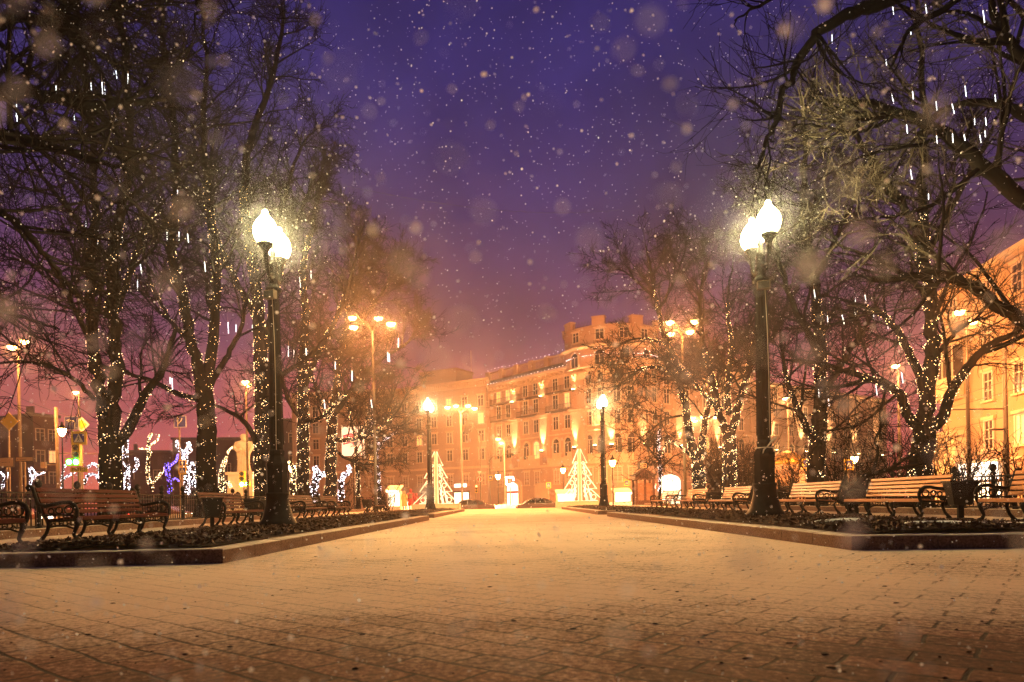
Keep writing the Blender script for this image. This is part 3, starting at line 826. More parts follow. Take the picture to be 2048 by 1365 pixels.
FAIRY = {}
def tree(name, label, D, base_px, limbs, group='bare trees along the walk', tr=1.0, dens=1.0, rt=0.009, lights=None, light_label=None,
         light_mat='fairy', bulb=0.032, base_z=0.1, blen=(2.0, 4.8), up2=0.03, levels=3, twig_mat='twig'):
    """limbs: list of dict(p=[(px,py,dD)..], r=(r0,r1), b=branch start fraction (or None), br=branches per metre, L=(t0,t1,density per m))"""
    dens = dens * 1.32
    b = P(base_px[0], base_px[1], D)
    root = empty(name, (b.x, b.y, base_z), label, 'tree', group)
    off = (b.x, b.y, base_z)
    TR = Verts(); CR_ = Verts()
    bulbs = []
    LB = [[], [], []]
    for lm in limbs:
        raw = []
        for i, q in enumerate(lm['p']):
            dd = q[2] if len(q) > 2 else lm.get('dd', 0.0) * i / (len(lm['p']) - 1)
            raw.append(P(q[0], q[1], D + dd))
        if lm.get('ground'):
            raw[0].z = base_z - 0.15
        n = max(8, len(raw) * 5)
        c = cat([tuple(v) for v in raw], n)
        seglen = np.linalg.norm(np.diff(c, axis=0), axis=1).sum()
        jit = rng.normal(0, 0.012 * min(3.0, seglen / 4), c.shape); jit[:2] = 0
        c = c + jit
        t = np.linspace(0, 1, n)
        r0, r1 = lm['r']
        rad = r1 + (r0 - r1) * (1 - t) ** 0.85
        if lm.get('ground'):
            rad = rad * (1 + 0.75 * np.exp(-t * n * 0.9))
        TR.add(*tubes(c[None], rad[None], 12 if r0 > 0.15 else 8))
        if lm.get('b') is not None:
            LB[0].append((c, rad, seglen, lm['b'], lm.get('br', 1.9), lm.get('bl', blen)))
        if 'L' in lm:
            for (t0, t1, dn) in ([lm['L']] if not isinstance(lm['L'], list) else lm['L']):
                cl = np.concatenate([[0], np.cumsum(np.linalg.norm(np.diff(c, axis=0), axis=1))])
                k = int((t1 - t0) * seglen * dn * 1.05)
                ph = rng.random() * 6
                for i in range(k):
                    tt = t0 + (t1 - t0) * (i + rng.random() * 0.9) / max(1, k)
                    s_ = tt * seglen
                    p = np.array([np.interp(s_, cl, c[:, j]) for j in range(3)])
                    ii = min(n - 2, int(tt * (n - 1)))
                    tg = norm(c[ii + 1] - c[ii]); rr = np.interp(tt, t, rad)
                    u = norm(np.cross(tg, [0.3, 1, 0.1])); w = np.cross(tg, u)
                    an = ph + s_ * 9.0 + rng.normal(0, 1.1)
                    bulbs.append(p + (u * math.cos(an) + w * math.sin(an)) * (rr * 1.04 + 0.012))
    # branches
    if LB[0]:
        b1p, b1r, b1l = [], [], []
        for c, rad, sl, bs, br, bl in LB[0]:
            p, d, t, who, r = spawn(c[None], rad[None], np.array([sl * (1 - bs)]), br * dens, bs, 0.55, 1.25, 0.99)
            if len(p) == 0: continue
            ln = rng.uniform(bl[0], bl[1], len(p)) * (1.08 - 0.55 * t)
            d[:, 2] += 0.12
            pts = grow(p, d, ln, 8, 0.11, up2)
            r0 = np.clip(np.minimum(r * 0.55, 0.016 * ln + 0.008), 0.014, None)
            rr = r0[:, None] * (1 - np.linspace(0, 1, 9)[None] * 0.72)
            b1p.append(pts); b1r.append(rr); b1l.append(ln)
            # limb tips also carry twigs
        b1p = np.concatenate(b1p); b1r = np.concatenate(b1r); b1l = np.concatenate(b1l)
        TR.add(*tubes(b1p, np.maximum(b1r, rt), 5))
        p, d, t, who, r = spawn(b1p, b1r, b1l, 3.3 * dens, 0.18, 0.4, 1.1)
        ln = rng.uniform(0.6, 1.7, len(p)) * (1.1 - 0.45 * t)
        pts2 = grow(p, d, ln, 6, 0.13, [-0.02, -0.03, 0.0, 0.05, 0.08, 0.08])
        rr2 = np.maximum(np.minimum(r * 0.6, 0.009 * ln + 0.006)[:, None] * (1 - np.linspace(0, 1, 7)[None] * 0.6), rt)
        CR_.add(*tubes(pts2, rr2, 4))
        if levels >= 3:
            p, d, t, who, r = spawn(pts2, rr2, ln, 4.6 * dens, 0.15, 0.35, 0.95)
            l3 = rng.uniform(0.22, 0.65, len(p))
            pts3 = grow(p, d, l3, 4, 0.15, [-0.04, 0.0, 0.08, 0.12])
            rr3 = np.broadcast_to(np.linspace(rt, rt * 0.6, 5)[None], (len(p), 5))
            CR_.add(*tubes(pts3, rr3, 3))
    TR.mesh('trunk', M['bark'], root, off)
    if CR_.v:
        CR_.mesh('crown', M[twig_mat], root, off)
    if bulbs:
        B = np.array(bulbs); n = len(B)
        rb = bulb * 0.40 * rng.uniform(0.6, 1.3, n)
        o6 = np.array([[1, 0, 0], [-1, 0, 0], [0, 1, 0], [0, -1, 0], [0, 0, 1], [0, 0, -1]], float)
        v = (B[:, None] + o6[None] * rb[:, None, None]).reshape(-1, 3)
        f = np.array([[0, 2, 4], [2, 1, 4], [1, 3, 4], [3, 0, 4], [2, 0, 5], [1, 2, 5], [3, 1, 5], [0, 3, 5]])
        q = (np.arange(n)[:, None, None] * 6 + f[None]).reshape(-1, 3)
        o = np_mesh('fairy_lights', v, q, M[light_mat], None, True)
        tag(o, light_label or ('tiny lights wound round the ' + label), 'fairy lights', 'fairy light strings on the trees')
    return root

W = (0, 1, 30)
# --- left row
tree('bare_tree', 'leftmost tall bare tree with three light-wrapped stems', 22, (222, 985), [
    dict(p=[(222, 1000), (222, 940), (220, 890), (216, 850)], r=(0.36, 0.30), ground=True, L=(0.3, 1, 55)),
    dict(p=[(214, 860), (200, 780), (186, 690), (180, 600), (186, 480), (190, 390), (178, 220), (165, 80), (150, -60)], r=(0.21, 0.05), dd=1.5, b=0.22, L=(0, 0.5, 30)),
    dict(p=[(224, 860), (232, 760), (228, 650), (222, 560), (236, 450), (258, 330), (252, 160), (240, 0), (240, -80)], r=(0.22, 0.05), dd=-1.2, b=0.22, L=(0, 0.48, 30)),
    dict(p=[(232, 890), (262, 850), (290, 790), (325, 740), (350, 660)], r=(0.19, 0.07), dd=2.0, b=0.35, L=(0, 0.5, 22)),
    dict(p=[(190, 700), (150, 620), (110, 540), (60, 480), (0, 440)], r=(0.10, 0.03), dd=-2.0, b=0.15),
    dict(p=[(190, 800), (150, 760), (90, 730), (20, 725), (-60, 740)], r=(0.08, 0.02), dd=-1.5, b=0.1, br=2.6),
    dict(p=[(225, 640), (255, 560), (275, 500), (300, 440), (330, 400)], r=(0.12, 0.04), dd=1.0, b=0.3, L=(0, 0.9, 22)),
    dict(p=[(186, 480), (120, 400), (70, 330), (20, 230)], r=(0.10, 0.03), dd=2.5, b=0.2),
], light_label='warm tiny lights wound up the leftmost tall trunk')
tree('bare_tree', 'thick bare tree behind the brown bench, wrapped in warm dots', 28, (412, 990), [
    dict(p=[(413, 1004), (412, 930), (413, 840), (406, 760)], r=(0.42, 0.34), ground=True, L=(0.12, 1, 34)),
    dict(p=[(402, 765), (385, 690), (362, 590), (342, 500), (352, 400), (345, 240), (330, 100), (320, -40)], r=(0.24, 0.05), dd=-2, b=0.25, L=(0, 0.5, 34)),
    dict(p=[(412, 765), (425, 680), (432, 560), (420, 420), (408, 280), (412, 120), (400, -20)], r=(0.24, 0.05), dd=2, b=0.22, L=(0, 0.5, 22)),
    dict(p=[(405, 800), (360, 790), (300, 760), (250, 745), (210, 700)], r=(0.13, 0.03), dd=-2.5, b=0.2, L=(0, 0.4, 20)),
    dict(p=[(416, 780), (450, 720), (480, 660), (500, 580), (560, 520)], r=(0.14, 0.04), dd=3, b=0.25),
    dict(p=[(385, 690), (340, 640), (300, 560), (280, 470)], r=(0.11, 0.03), dd=1, b=0.2, L=(0, 0.6, 20)),
], light_label='warm dots wound up the thick trunk behind the brown bench')
tree('bare_tree', 'tall bare tree left of the nearest left lamp, trunk densely lit', 35, (526, 995), [
    dict(p=[(526, 1006), (526, 930), (525, 820), (521, 700)], r=(0.46, 0.34), ground=True, L=(0.12, 1, 80)),
    dict(p=[(521, 705), (515, 600), (500, 490), (488, 400), (500, 280), (540, 170), (565, 60), (570, 20)], r=(0.32, 0.04), dd=-1, b=0.2, br=2.4, L=(0, 0.5, 50)),
    dict(p=[(522, 720), (545, 620), (570, 500), (610, 400), (640, 330)], r=(0.2, 0.04), dd=2, b=0.2, L=(0, 0.5, 30)),
    dict(p=[(520, 900), (490, 845), (450, 820), (400, 800)], r=(0.16, 0.04), dd=-3, b=0.3),
    dict(p=[(515, 640), (470, 560), (430, 460), (420, 340), (440, 220)], r=(0.18, 0.04), dd=1.5, b=0.2, L=(0, 0.6, 26)),
    dict(p=[(527, 780), (580, 740), (640, 690), (690, 600)], r=(0.16, 0.03), dd=2, b=0.25),
    dict(p=[(505, 520), (560, 420), (600, 300), (650, 240)], r=(0.14, 0.03), dd=-1.5, b=0.15),
], rt=0.012, bulb=0.04, light_label='dense white dots wound up the trunk left of the nearest left lamp')
tree('bare_tree', 'slender bare tree with striped rows of lights right of the nearest left lamp', 42, (606, 1000), [
    dict(p=[(606, 1008), (606, 930), (606, 830), (606, 720)], r=(0.40, 0.30), ground=True, L=(0.15, 1, 60)),
    dict(p=[(606, 725), (612, 640), (604, 550), (625, 450), (640, 360), (650, 300)], r=(0.26, 0.04), dd=1, b=0.15, br=2.3, L=(0, 0.6, 36)),
    dict(p=[(606, 780), (640, 700), (680, 620), (710, 520), (730, 440)], r=(0.2, 0.04), dd=-2, b=0.2, L=(0, 0.6, 30)),
    dict(p=[(604, 840), (575, 800), (560, 740), (540, 680)], r=(0.14, 0.03), dd=-2, b=0.2),
    dict(p=[(606, 850), (650, 830), (690, 790), (740, 760)], r=(0.14, 0.03), dd=-3, b=0.2, L=(0, 0.7, 24)),
], rt=0.013, dens=1.08, bulb=0.045, light_label='white light rows on the slender trunk right of the nearest left lamp')
tree('bare_tree', 'wide low bare tree with branches reaching toward the grey apartment house', 48, (661, 1000), [
    dict(p=[(661, 1008), (661, 940), (663, 870), (668, 800)], r=(0.42, 0.30), ground=True, L=(0.15, 1, 60)),
    dict(p=[(668, 805), (680, 720), (700, 620), (720, 540), (730, 470)], r=(0.25, 0.04), dd=0, b=0.15, br=2.4, L=(0, 0.6, 30)),
    dict(p=[(668, 830), (710, 770), (760, 720), (810, 690), (840, 650)], r=(0.2, 0.03), dd=-2, b=0.15, br=2.6),
    dict(p=[(663, 880), (700, 880), (740, 870), (780, 840), (815, 790)], r=(0.18, 0.03), dd=-3, b=0.2, br=2.4, L=(0, 0.75, 34)),
    dict(p=[(665, 860), (640, 800), (620, 740), (600, 660)], r=(0.15, 0.03), dd=2, b=0.2, L=(0, 0.6, 30)),
    dict(p=[(690, 690), (740, 620), (780, 560), (800, 520)], r=(0.14, 0.03), dd=2, b=0.1, br=2.6),
    dict(p=[(668, 900), (700, 920), (750, 930), (800, 915)], r=(0.12, 0.03), dd=3, b=0.2, br=2.4),
], rt=0.014, dens=1.1, bulb=0.045, light_label='white lights on the wide low tree near the lit screen')
tree('bare_tree', 'small pale light-wrapped tree left of the left lit tree frame', 60, (756, 1002), [
    dict(p=[(757, 1008), (756, 960), (752, 910), (756, 880)], r=(0.22, 0.16), ground=True, L=(0.1, 1, 70)),
    dict(p=[(755, 900), (770, 880), (790, 865), (800, 850)], r=(0.12, 0.05), b=0.4, L=(0, 1, 60)),
    dict(p=[(755, 890), (745, 850), (750, 800), (755, 760)], r=(0.14, 0.04), b=0.2, L=(0, 0.7, 50)),
    dict(p=[(755, 880), (770, 830), (790, 780), (805, 740)], r=(0.12, 0.03), b=0.2),
], rt=0.014, bulb=0.05, light_mat='fairyw', dens=0.8, light_label='cool white lights on the small tree left of the left lit tree frame')
tree('bare_tree', 'thin lit tree with a dark stem below the bright screen', 56, (716, 1002), [
    dict(p=[(716, 1008), (716, 960), (712, 910), (710, 870)], r=(0.18, 0.13), ground=True, L=(0.2, 1, 40)),
    dict(p=[(711, 880), (700, 830), (690, 780), (680, 720)], r=(0.12, 0.03), b=0.2, L=(0, 0.5, 30)),
    dict(p=[(711, 890), (730, 850), (760, 820), (790, 790)], r=(0.12, 0.03), b=0.2, L=(0, 0.5, 30)),
], rt=0.014, bulb=0.05, light_label='scattered lights on the thin tree below the bright screen')
# near left tree, trunk outside the picture, limbs reaching in
tree('bare_tree', 'great bare limbs reaching in from the left edge above the signs', 14.0, (-230, 1010), [
    dict(p=[(-230, 1060), (-232, 800), (-235, 560), (-230, 380)], r=(0.34, 0.26), ground=True),
    dict(p=[(-232, 420), (-120, 250), (0, 182), (80, 190), (180, 212), (260, 205), (350, 196)], r=(0.20, 0.05), dd=1.5, b=0.25, br=2.6),
    dict(p=[(-232, 400), (-150, 150), (0, 42), (80, 45), (160, 75), (230, 130), (300, 180)], r=(0.18, 0.03), dd=2.0, b=0.25, br=2.8),
    dict(p=[(-232, 520), (-100, 320), (0, 272), (80, 290), (180, 318), (250, 340)], r=(0.16, 0.03), dd=-1.0, b=0.25, br=2.6),
    dict(p=[(-232, 600), (-100, 420), (0, 425), (60, 475), (110, 535), (150, 590)], r=(0.10, 0.035), dd=1.0, b=0.3, br=1.6),
    dict(p=[(-230, 380), (-150, 50), (-40, -120), (100, -200), (200, -260)], r=(0.2, 0.04), dd=-1.0, b=0.2, br=2.6),
    dict(p=[(-150, 40), (0, 0), (120, -20), (240, 10), (330, 50)], r=(0.10, 0.02), dd=1.0, b=0.2, br=2.6),
    dict(p=[(-230, 700), (-120, 640), (-20, 620), (60, 640), (120, 660)], r=(0.08, 0.02), dd=1.0, b=0.3, br=2.6),
], rt=0.0065)
tree('bare_tree', 'bare tree overhead whose thin hanging twigs enter at the top left', 8.5, (-950, 1010), [
    dict(p=[(-950, 1090), (-955, 600), (-960, 100), (-940, -200)], r=(0.32, 0.2), ground=True),
    dict(p=[(-945, -150), (-500, -380), (0, -330), (250, -240), (360, -130), (395, -20), (385, 60)], r=(0.13, 0.012), dd=2.0, b=0.7, br=2.2, bl=(0.5, 1.1)),
    dict(p=[(250, -240), (400, -160), (430, -60), (470, 20)], r=(0.04, 0.01), dd=0.5, b=0.4, br=2.6, bl=(0.4, 0.8)),
    dict(p=[(-955, 200), (-600, -100), (-200, -150), (0, -90)], r=(0.12, 0.02), dd=0.5, b=0.3, br=2.4),
], rt=0.0045, base_z=0.1)
# --- right row
tree('bare_tree', 'big forked bare tree wrapped in lights behind the longest golden bench', 21.6, (1843, 955), [
    dict(p=[(1840, 985), (1841, 930), (1848, 885), (1850, 845)], r=(0.34, 0.31), ground=True, L=(0.2, 1, 60)),
    dict(p=[(1850, 855), (1856, 780), (1862, 700), (1862, 610), (1850, 520), (1842, 420), (1850, 280), (1842, 120), (1830, -40)], r=(0.25, 0.05), dd=1.0, b=0.3, L=(0, 0.48, 55)),
    dict(p=[(1858, 860), (1885, 835), (1900, 790), (1935, 735), (1975, 695), (2030, 665), (2120, 610)], r=(0.19, 0.05), dd=-1.0, b=0.3, br=1.5, L=(0, 0.4, 34)),
    dict(p=[(1842, 865), (1815, 830), (1795, 785), (1755, 765), (1700, 745), (1630, 725), (1570, 720)], r=(0.16, 0.03), dd=-2, b=0.3, L=(0, 0.6, 30)),
    dict(p=[(1853, 800), (1835, 740), (1800, 670), (1765, 630), (1720, 610), (1650, 590)], r=(0.15, 0.03), dd=1.5, b=0.35, L=(0, 0.75, 34)),
    dict(p=[(1862, 720), (1890, 690), (1930, 650), (1990, 630)], r=(0.10, 0.03), dd=2, b=0.3),
    dict(p=[(1850, 520), (1900, 420), (1950, 330), (2000, 220)], r=(0.11, 0.03), dd=1.5, b=0.2),
    dict(p=[(1850, 500), (1800, 400), (1740, 320), (1690, 220), (1660, 100)], r=(0.12, 0.03), dd=-1.0, b=0.2),
    dict(p=[(1862, 600), (1820, 560), (1760, 520), (1700, 500), (1640, 470)], r=(0.10, 0.03), dd=2.5, b=0.2),
], light_label='bright lights wound over the big forked trunk behind the longest golden bench')
tree('bare_tree', 'dark bare tree with a steep side arm right of the nearest right lamp', 29, (1632, 968), [
    dict(p=[(1631, 985), (1632, 930), (1636, 880), (1640, 820)], r=(0.36, 0.30), ground=True, L=(0.1, 1, 36)),
    dict(p=[(1640, 825), (1642, 740), (1636, 640), (1625, 530), (1605, 420), (1610, 300), (1600, 180)], r=(0.27, 0.05), dd=1.5, b=0.15, br=2.2, L=(0.05, 0.35, 45)),
    dict(p=[(1632, 890), (1610, 850), (1588, 800), (1570, 740), (1560, 660)], r=(0.17, 0.05), dd=-1.5, b=0.35, L=(0, 0.7, 34)),
    dict(p=[(1640, 800), (1690, 720), (1740, 640), (1770, 560)], r=(0.15, 0.03), dd=2.5, b=0.2),
    dict(p=[(1640, 700), (1590, 620), (1560, 520), (1540, 420), (1550, 330)], r=(0.15, 0.03), dd=-2, b=0.15, br=2.2),
    dict(p=[(1630, 560), (1680, 460), (1720, 360), (1740, 250)], r=(0.13, 0.03), dd=1.0, b=0.15, br=2.2),
    dict(p=[(1642, 870), (1680, 850), (1730, 800), (1790, 780)], r=(0.06, 0.02), dd=1, b=0.2),
], rt=0.011, bulb=0.04, light_label='sparse warm lights on the dark trunk right of the nearest right lamp')
tree('bare_tree', 'bare tree with dense white lights left of the nearest right lamp', 40, (1459, 980), [
    dict(p=[(1459, 992), (1459, 940), (1459, 880), (1456, 850)], r=(0.40, 0.33), ground=True, L=(0.1, 1, 80)),
    dict(p=[(1452, 865), (1436, 820), (1425, 760), (1405, 680), (1400, 600), (1410, 520)], r=(0.24, 0.04), dd=-2, b=0.25, br=2.4, L=(0, 0.5, 45)),
    dict(p=[(1464, 860), (1480, 800), (1500, 730), (1515, 640), (1505, 540), (1510, 470)], r=(0.24, 0.04), dd=2, b=0.25, br=2.4, L=(0, 0.5, 45)),
    dict(p=[(1458, 830), (1455, 760), (1462, 690), (1455, 600), (1470, 510)], r=(0.18, 0.03), dd=0, b=0.2, br=2.4, L=(0, 0.7, 50)),
    dict(p=[(1436, 820), (1400, 780), (1370, 740), (1330, 720)], r=(0.12, 0.03), dd=-3, b=0.2, L=(0, 0.8, 30)),
    dict(p=[(1500, 730), (1540, 680), (1570, 620), (1590, 540)], r=(0.12, 0.03), dd=-1, b=0.2),
], rt=0.013, bulb=0.045, light_label='dense white lights on the trunk left of the nearest right lamp')
tree('bare_tree', 'twin-stemmed bare tree with lights in front of the corner house', 44, (1397, 982), [
    dict(p=[(1398, 994), (1398, 960), (1396, 930), (1392, 905)], r=(0.44, 0.34), ground=True, L=(0.1, 1, 110)),
    dict(p=[(1389, 915), (1378, 860), (1366, 790), (1350, 720), (1325, 660), (1310, 590), (1300, 530), (1290, 490)], r=(0.28, 0.04), dd=-1, b=0.25, br=2.1, L=[(0, 0.45, 50), (0.45, 0.8, 34)]),
    dict(p=[(1400, 915), (1408, 860), (1420, 800), (1440, 740), (1450, 680)], r=(0.24, 0.04), dd=1.5, b=0.3, br=2.1, L=(0, 0.5, 45)),
    dict(p=[(1382, 912), (1362, 895), (1340, 882), (1328, 895), (1327, 915)], r=(0.10, 0.03), dd=-1, b=0.6, L=(0, 1, 60)),
    dict(p=[(1358, 755), (1320, 735), (1280, 740), (1240, 770), (1215, 790)], r=(0.11, 0.02), dd=-2, b=0.2, br=2.6, L=(0, 0.5, 40)),
    dict(p=[(1340, 690), (1300, 680), (1260, 680), (1225, 700)], r=(0.10, 0.02), dd=-1, b=0.2, br=2.6, L=(0, 0.5, 30)),
    dict(p=[(1312, 600), (1270, 560), (1240, 540), (1215, 545)], r=(0.09, 0.02), dd=0, b=0.1, br=2.6),
    dict(p=[(1318, 620), (1350, 560), (1370, 500), (1380, 460)], r=(0.10, 0.02), dd=1, b=0.15, br=2.4),
    dict(p=[(1372, 830), (1330, 840), (1290, 870), (1260, 890)], r=(0.08, 0.02), dd=-1.5, b=0.2, br=2.6),
], rt=0.013, bulb=0.045, light_label='dense lights on the twin-stemmed tree in front of the corner house')
tree('bare_tree', 'thin young lit tree between the timber kiosk and the bright archway', 48, (1320, 998), [
    dict(p=[(1321, 1004), (1320, 960), (1319, 920), (1318, 880), (1322, 830)], r=(0.13, 0.06), ground=True, b=0.45, br=3, bl=(1.0, 2.2), L=(0.15, 0.85, 60)),
    dict(p=[(1319, 925), (1300, 900), (1285, 880)], r=(0.06, 0.02), b=0.3, bl=(0.8, 1.6)),
    dict(p=[(1319, 940), (1345, 915), (1365, 905)], r=(0.06, 0.02), b=0.3, bl=(0.8, 1.6)),
], rt=0.013, bulb=0.04, light_mat='fairyw', light_label='cool white lights on the thin young tree near the timber kiosk')
# near right trees, trunks outside the picture
tree('bare_tree', 'great bare limb slanting in from the right edge over the cream house', 14.5, (2290, 1000), [
    dict(p=[(2290, 1040), (2295, 850), (2290, 650), (2260, 520)], r=(0.36, 0.28), ground=True),
    dict(p=[(2262, 530), (2150, 470), (2048, 398), (1960, 330), (1890, 270), (1800, 225), (1700, 205), (1640, 200)], r=(0.20, 0.04), dd=0.0, b=0.3, br=1.8),
    dict(p=[(2265, 560), (2180, 640), (2100, 650), (2048, 640), (1990, 610), (1940, 570), (1880, 548), (1790, 558), (1740, 560)], r=(0.17, 0.05), dd=-0.8, b=0.35, br=1.3),
    dict(p=[(2260, 500), (2160, 330), (2048, 232), (1960, 205), (1880, 225), (1830, 270)], r=(0.15, 0.03), dd=1.5, b=0.25, br=2.4),
    dict(p=[(2260, 480), (2180, 250), (2060, 130), (2000, 60), (1975, -40)], r=(0.16, 0.05), dd=-0.5, b=0.25, br=2.4),
    dict(p=[(2260, 520), (2200, 380), (2130, 180), (2040, 20), (1930, -60)], r=(0.13, 0.03), dd=2.0, b=0.25, br=2.4),
    dict(p=[(1800, 225), (1760, 250), (1700, 265), (1620, 250), (1560, 262)], r=(0.045, 0.012), dd=-1.0, b=0.2, br=3.4, bl=(0.6, 1.6)),
    dict(p=[(1890, 270), (1840, 290), (1770, 300), (1690, 330), (1620, 370)], r=(0.045, 0.012), dd=-1.2, b=0.2, br=3.4, bl=(0.6, 1.6)),
    dict(p=[(1960, 335), (1880, 400), (1800, 430), (1720, 440), (1660, 450)], r=(0.05, 0.012), dd=-0.8, b=0.2, br=3.0, bl=(0.6, 1.6)),
], rt=0.0065, twig_mat='twig_lamplit', dens=0.75)
tree('bare_tree', 'bare tree overhead arching its dark branch in from the top right', 9.0, (3000, 1000), [
    dict(p=[(3000, 1080), (3010, 600), (3000, 200), (2950, -100)], r=(0.34, 0.22), ground=True),
    dict(p=[(2955, -80), (2500, -260), (2100, -130), (1800, -10), (1690, 30), (1620, 85), (1570, 180), (1540, 270), (1520, 330)], r=(0.14, 0.012), dd=1.5, b=0.52, br=2.6, bl=(0.7, 1.7)),
    dict(p=[(2100, -130), (1900, 10), (1820, 60), (1780, 140)], r=(0.06, 0.012), dd=0.8, b=0.25, br=2.6, bl=(0.6, 1.4)),
    dict(p=[(1800, -10), (1700, -50), (1600, -30), (1520, 10), (1470, 40)], r=(0.05, 0.01), dd=0.8, b=0.2, br=2.8, bl=(0.5, 1.2)),
    dict(p=[(2950, -100), (2600, -300), (2300, -250), (2150, -60), (2080, 60)], r=(0.1, 0.02), dd=1.0, b=0.4, br=2.4, bl=(0.8, 1.8)),
], rt=0.0045)

# bushes: many stems from the ground
def bush(px, py, D, label, n, spread, h, rt=0.008, mat_trunk='bark', lean=0.0, z=0.16, dens=1.0, up=0.05):
    b = P(px, py, D)
    root = empty('bare_shrub', (b.x, b.y, z), label, 'shrub', 'leafless shrubs')
    TR = Verts(); CR_ = Verts()
    st = np.tile([[0, 0, 0.0]], (n, 1)) + np.c_[rng.normal(0, 0.12, (n, 2)), np.zeros(n)]
    d = np.c_[rng.normal(lean, spread, n), rng.normal(0, spread, n), np.ones(n)]
    ln = rng.uniform(0.6, 1.0, n) * h
    p1 = grow(st, d, ln, 9, 0.10, up)
    r1 = np.maximum((0.012 + 0.010 * ln)[:, None] * (1 - np.linspace(0, 1, 10)[None] * 0.8), rt)
    TR.add(*tubes(p1, r1, 5))
    p, dd, t, who, r = spawn(p1, r1, ln, 3.2 * dens, 0.2, 0.35, 0.95)
    l2 = rng.uniform(0.4, 1.1, len(p)) * h / 3
    p2 = grow(p, dd, l2, 6, 0.13, 0.04)
    r2 = np.maximum(np.minimum(r * 0.6, 0.02)[:, None] * (1 - np.linspace(0, 1, 7)[None] * 0.7), rt)
    CR_.add(*tubes(p2, r2, 4))
    p, dd, t, who, r = spawn(p2, r2, l2, 4.5 * dens, 0.15, 0.35, 0.95)
    l3 = rng.uniform(0.2, 0.6, len(p)) * h / 3
    p3 = grow(p, dd, l3, 4, 0.14, 0.05)
    CR_.add(*tubes(p3, np.full((len(p), 5), rt * 0.8), 3))
    TR.mesh('stems', M[mat_trunk], root, (0, 0, 0)); CR_.mesh('twigs', M['twig'], root, (0, 0, 0))
    return root
bush(1435, 985, 46, 'tall thicket of upright red-lit stems between the two lit trunks', 26, 0.22, 4.4, rt=0.012)
bush(1497, 975, 44, 'dense dark shrub leaning against the nearest right lamp post', 30, 0.55, 4.0, rt=0.012)
bush(1585, 975, 34, 'pale tangled shrub behind the pale yellow bench', 16, 0.5, 2.6, rt=0.011)
bush(1692, 985, 30, 'spreading shrub right of the dark forked trunk', 26, 0.7, 3.6, rt=0.010, lean=0.25)
bush(1795, 985, 26, 'wide fan-shaped shrub left of the big forked trunk', 18, 0.6, 3.2, rt=0.009, lean=0.3)
bush(1912, 985, 23, 'dark feathery shrub right of the big forked trunk', 26, 0.6, 2.9, rt=0.008)
bush(1985, 990, 19, 'curly black shrub silhouetted against the lit shop', 5, 0.6, 1.9, rt=0.009, dens=0.7, up=0.1)
bush(2036, 990, 18, 'curly black shrub near the right edge by the iron fence', 5, 0.55, 2.3, rt=0.009, dens=0.7, up=0.1)
bush(775, 1005, 46, 'low red-lit shrub right of the small far bench', 16, 0.5, 2.0, rt=0.011)
bush(690, 1000, 44, 'low shrub left of the small far bench', 10, 0.5, 1.6, rt=0.011)
# the crooked leaning stem behind the longest bench
tree('bare_shrub', 'crooked low trunk leaning right behind the longest golden bench', 19.5, (1705, 975), [
    dict(p=[(1698, 1000), (1720, 962), (1760, 945), (1800, 936), (1850, 930)], r=(0.10, 0.03), dd=-0.5, b=0.5, br=1.6, bl=(0.8, 1.8), ground=True),
    dict(p=[(1745, 948), (1756, 905), (1750, 880), (1765, 850)], r=(0.05, 0.015), dd=0.3, b=0.3, br=2.0, bl=(0.6, 1.4)),
    dict(p=[(1775, 942), (1815, 915), (1850, 890)], r=(0.05, 0.015), dd=-0.4, b=0.3, br=2.0, bl=(0.6, 1.4)),
], rt=0.008, group='leafless shrubs', base_z=0.16, up2=0.08)

# hanging meteor light tubes
def make_tube():
    m = MB()
    m.lathe([(0.012, -0.42), (0.015, -0.41), (0.015, 0.0)], 6, mi=0, smooth=True)
    m.lathe([(0.015, 0.001), (0.015, 0.06), (0.006, 0.08), (0.003, 0.30)], 6, mi=1, smooth=True)
    return m.build('light_tube', [M['tubeglow'], M['tubedim']])
tube0 = make_tube()
first = True
TUBES = [
    (14.5, 'short glowing icicle tube hanging in the great left limbs', 'icicle tubes in the left limbs', [(228, 138), (232, 142), (76, 168), (112, 172), (204, 165), (209, 172), (182, 166), (133, 185), (14, 205), (33, 210), (34, 232), (148, 226), (232, 236), (35, 282), (256, 148)]),
    (24, 'short glowing icicle tube among the leftmost lit stems', 'icicle tubes in the left trees', [(320, 392), (240, 358), (172, 442), (194, 476), (196, 446), (226, 472), (244, 474), (280, 525), (334, 464), (358, 464), (375, 468), (409, 524), (340, 755), (344, 757), (275, 560), (355, 380)]),
    (38, 'short glowing icicle tube round the nearest left lamp', 'icicle tubes near the left lamp', [(622, 542), (599, 554), (577, 693), (588, 700), (612, 697), (456, 645), (472, 650), (505, 650), (775, 705), (778, 708), (797, 677), (704, 742), (670, 720), (742, 800), (648, 800)]),
    (13, 'glowing icicle tube hanging high in the great right limb', 'icicle tubes in the right limb', [(1664, 70), (1772, 120), (1821, 58), (1783, 188), (1825, 183), (1966, 22), (1785, 10), (1851, 10), (1930, 172), (1990, 190), (1872, 203), (1904, 208), (1949, 238), (1971, 236), (1970, 262), (1873, 272), (1905, 268), (1928, 270), (1959, 268), (1821, 340), (1813, 250), (1857, 388)]),
    (24, 'short glowing icicle tube among the big forked branches', 'icicle tubes in the right trees', [(1628, 580), (1708, 612), (1730, 590), (1684, 630), (1747, 626), (1773, 640), (1655, 632), (1721, 745), (1752, 772), (1803, 744), (1656, 790), (1637, 775), (1710, 585)]),
]
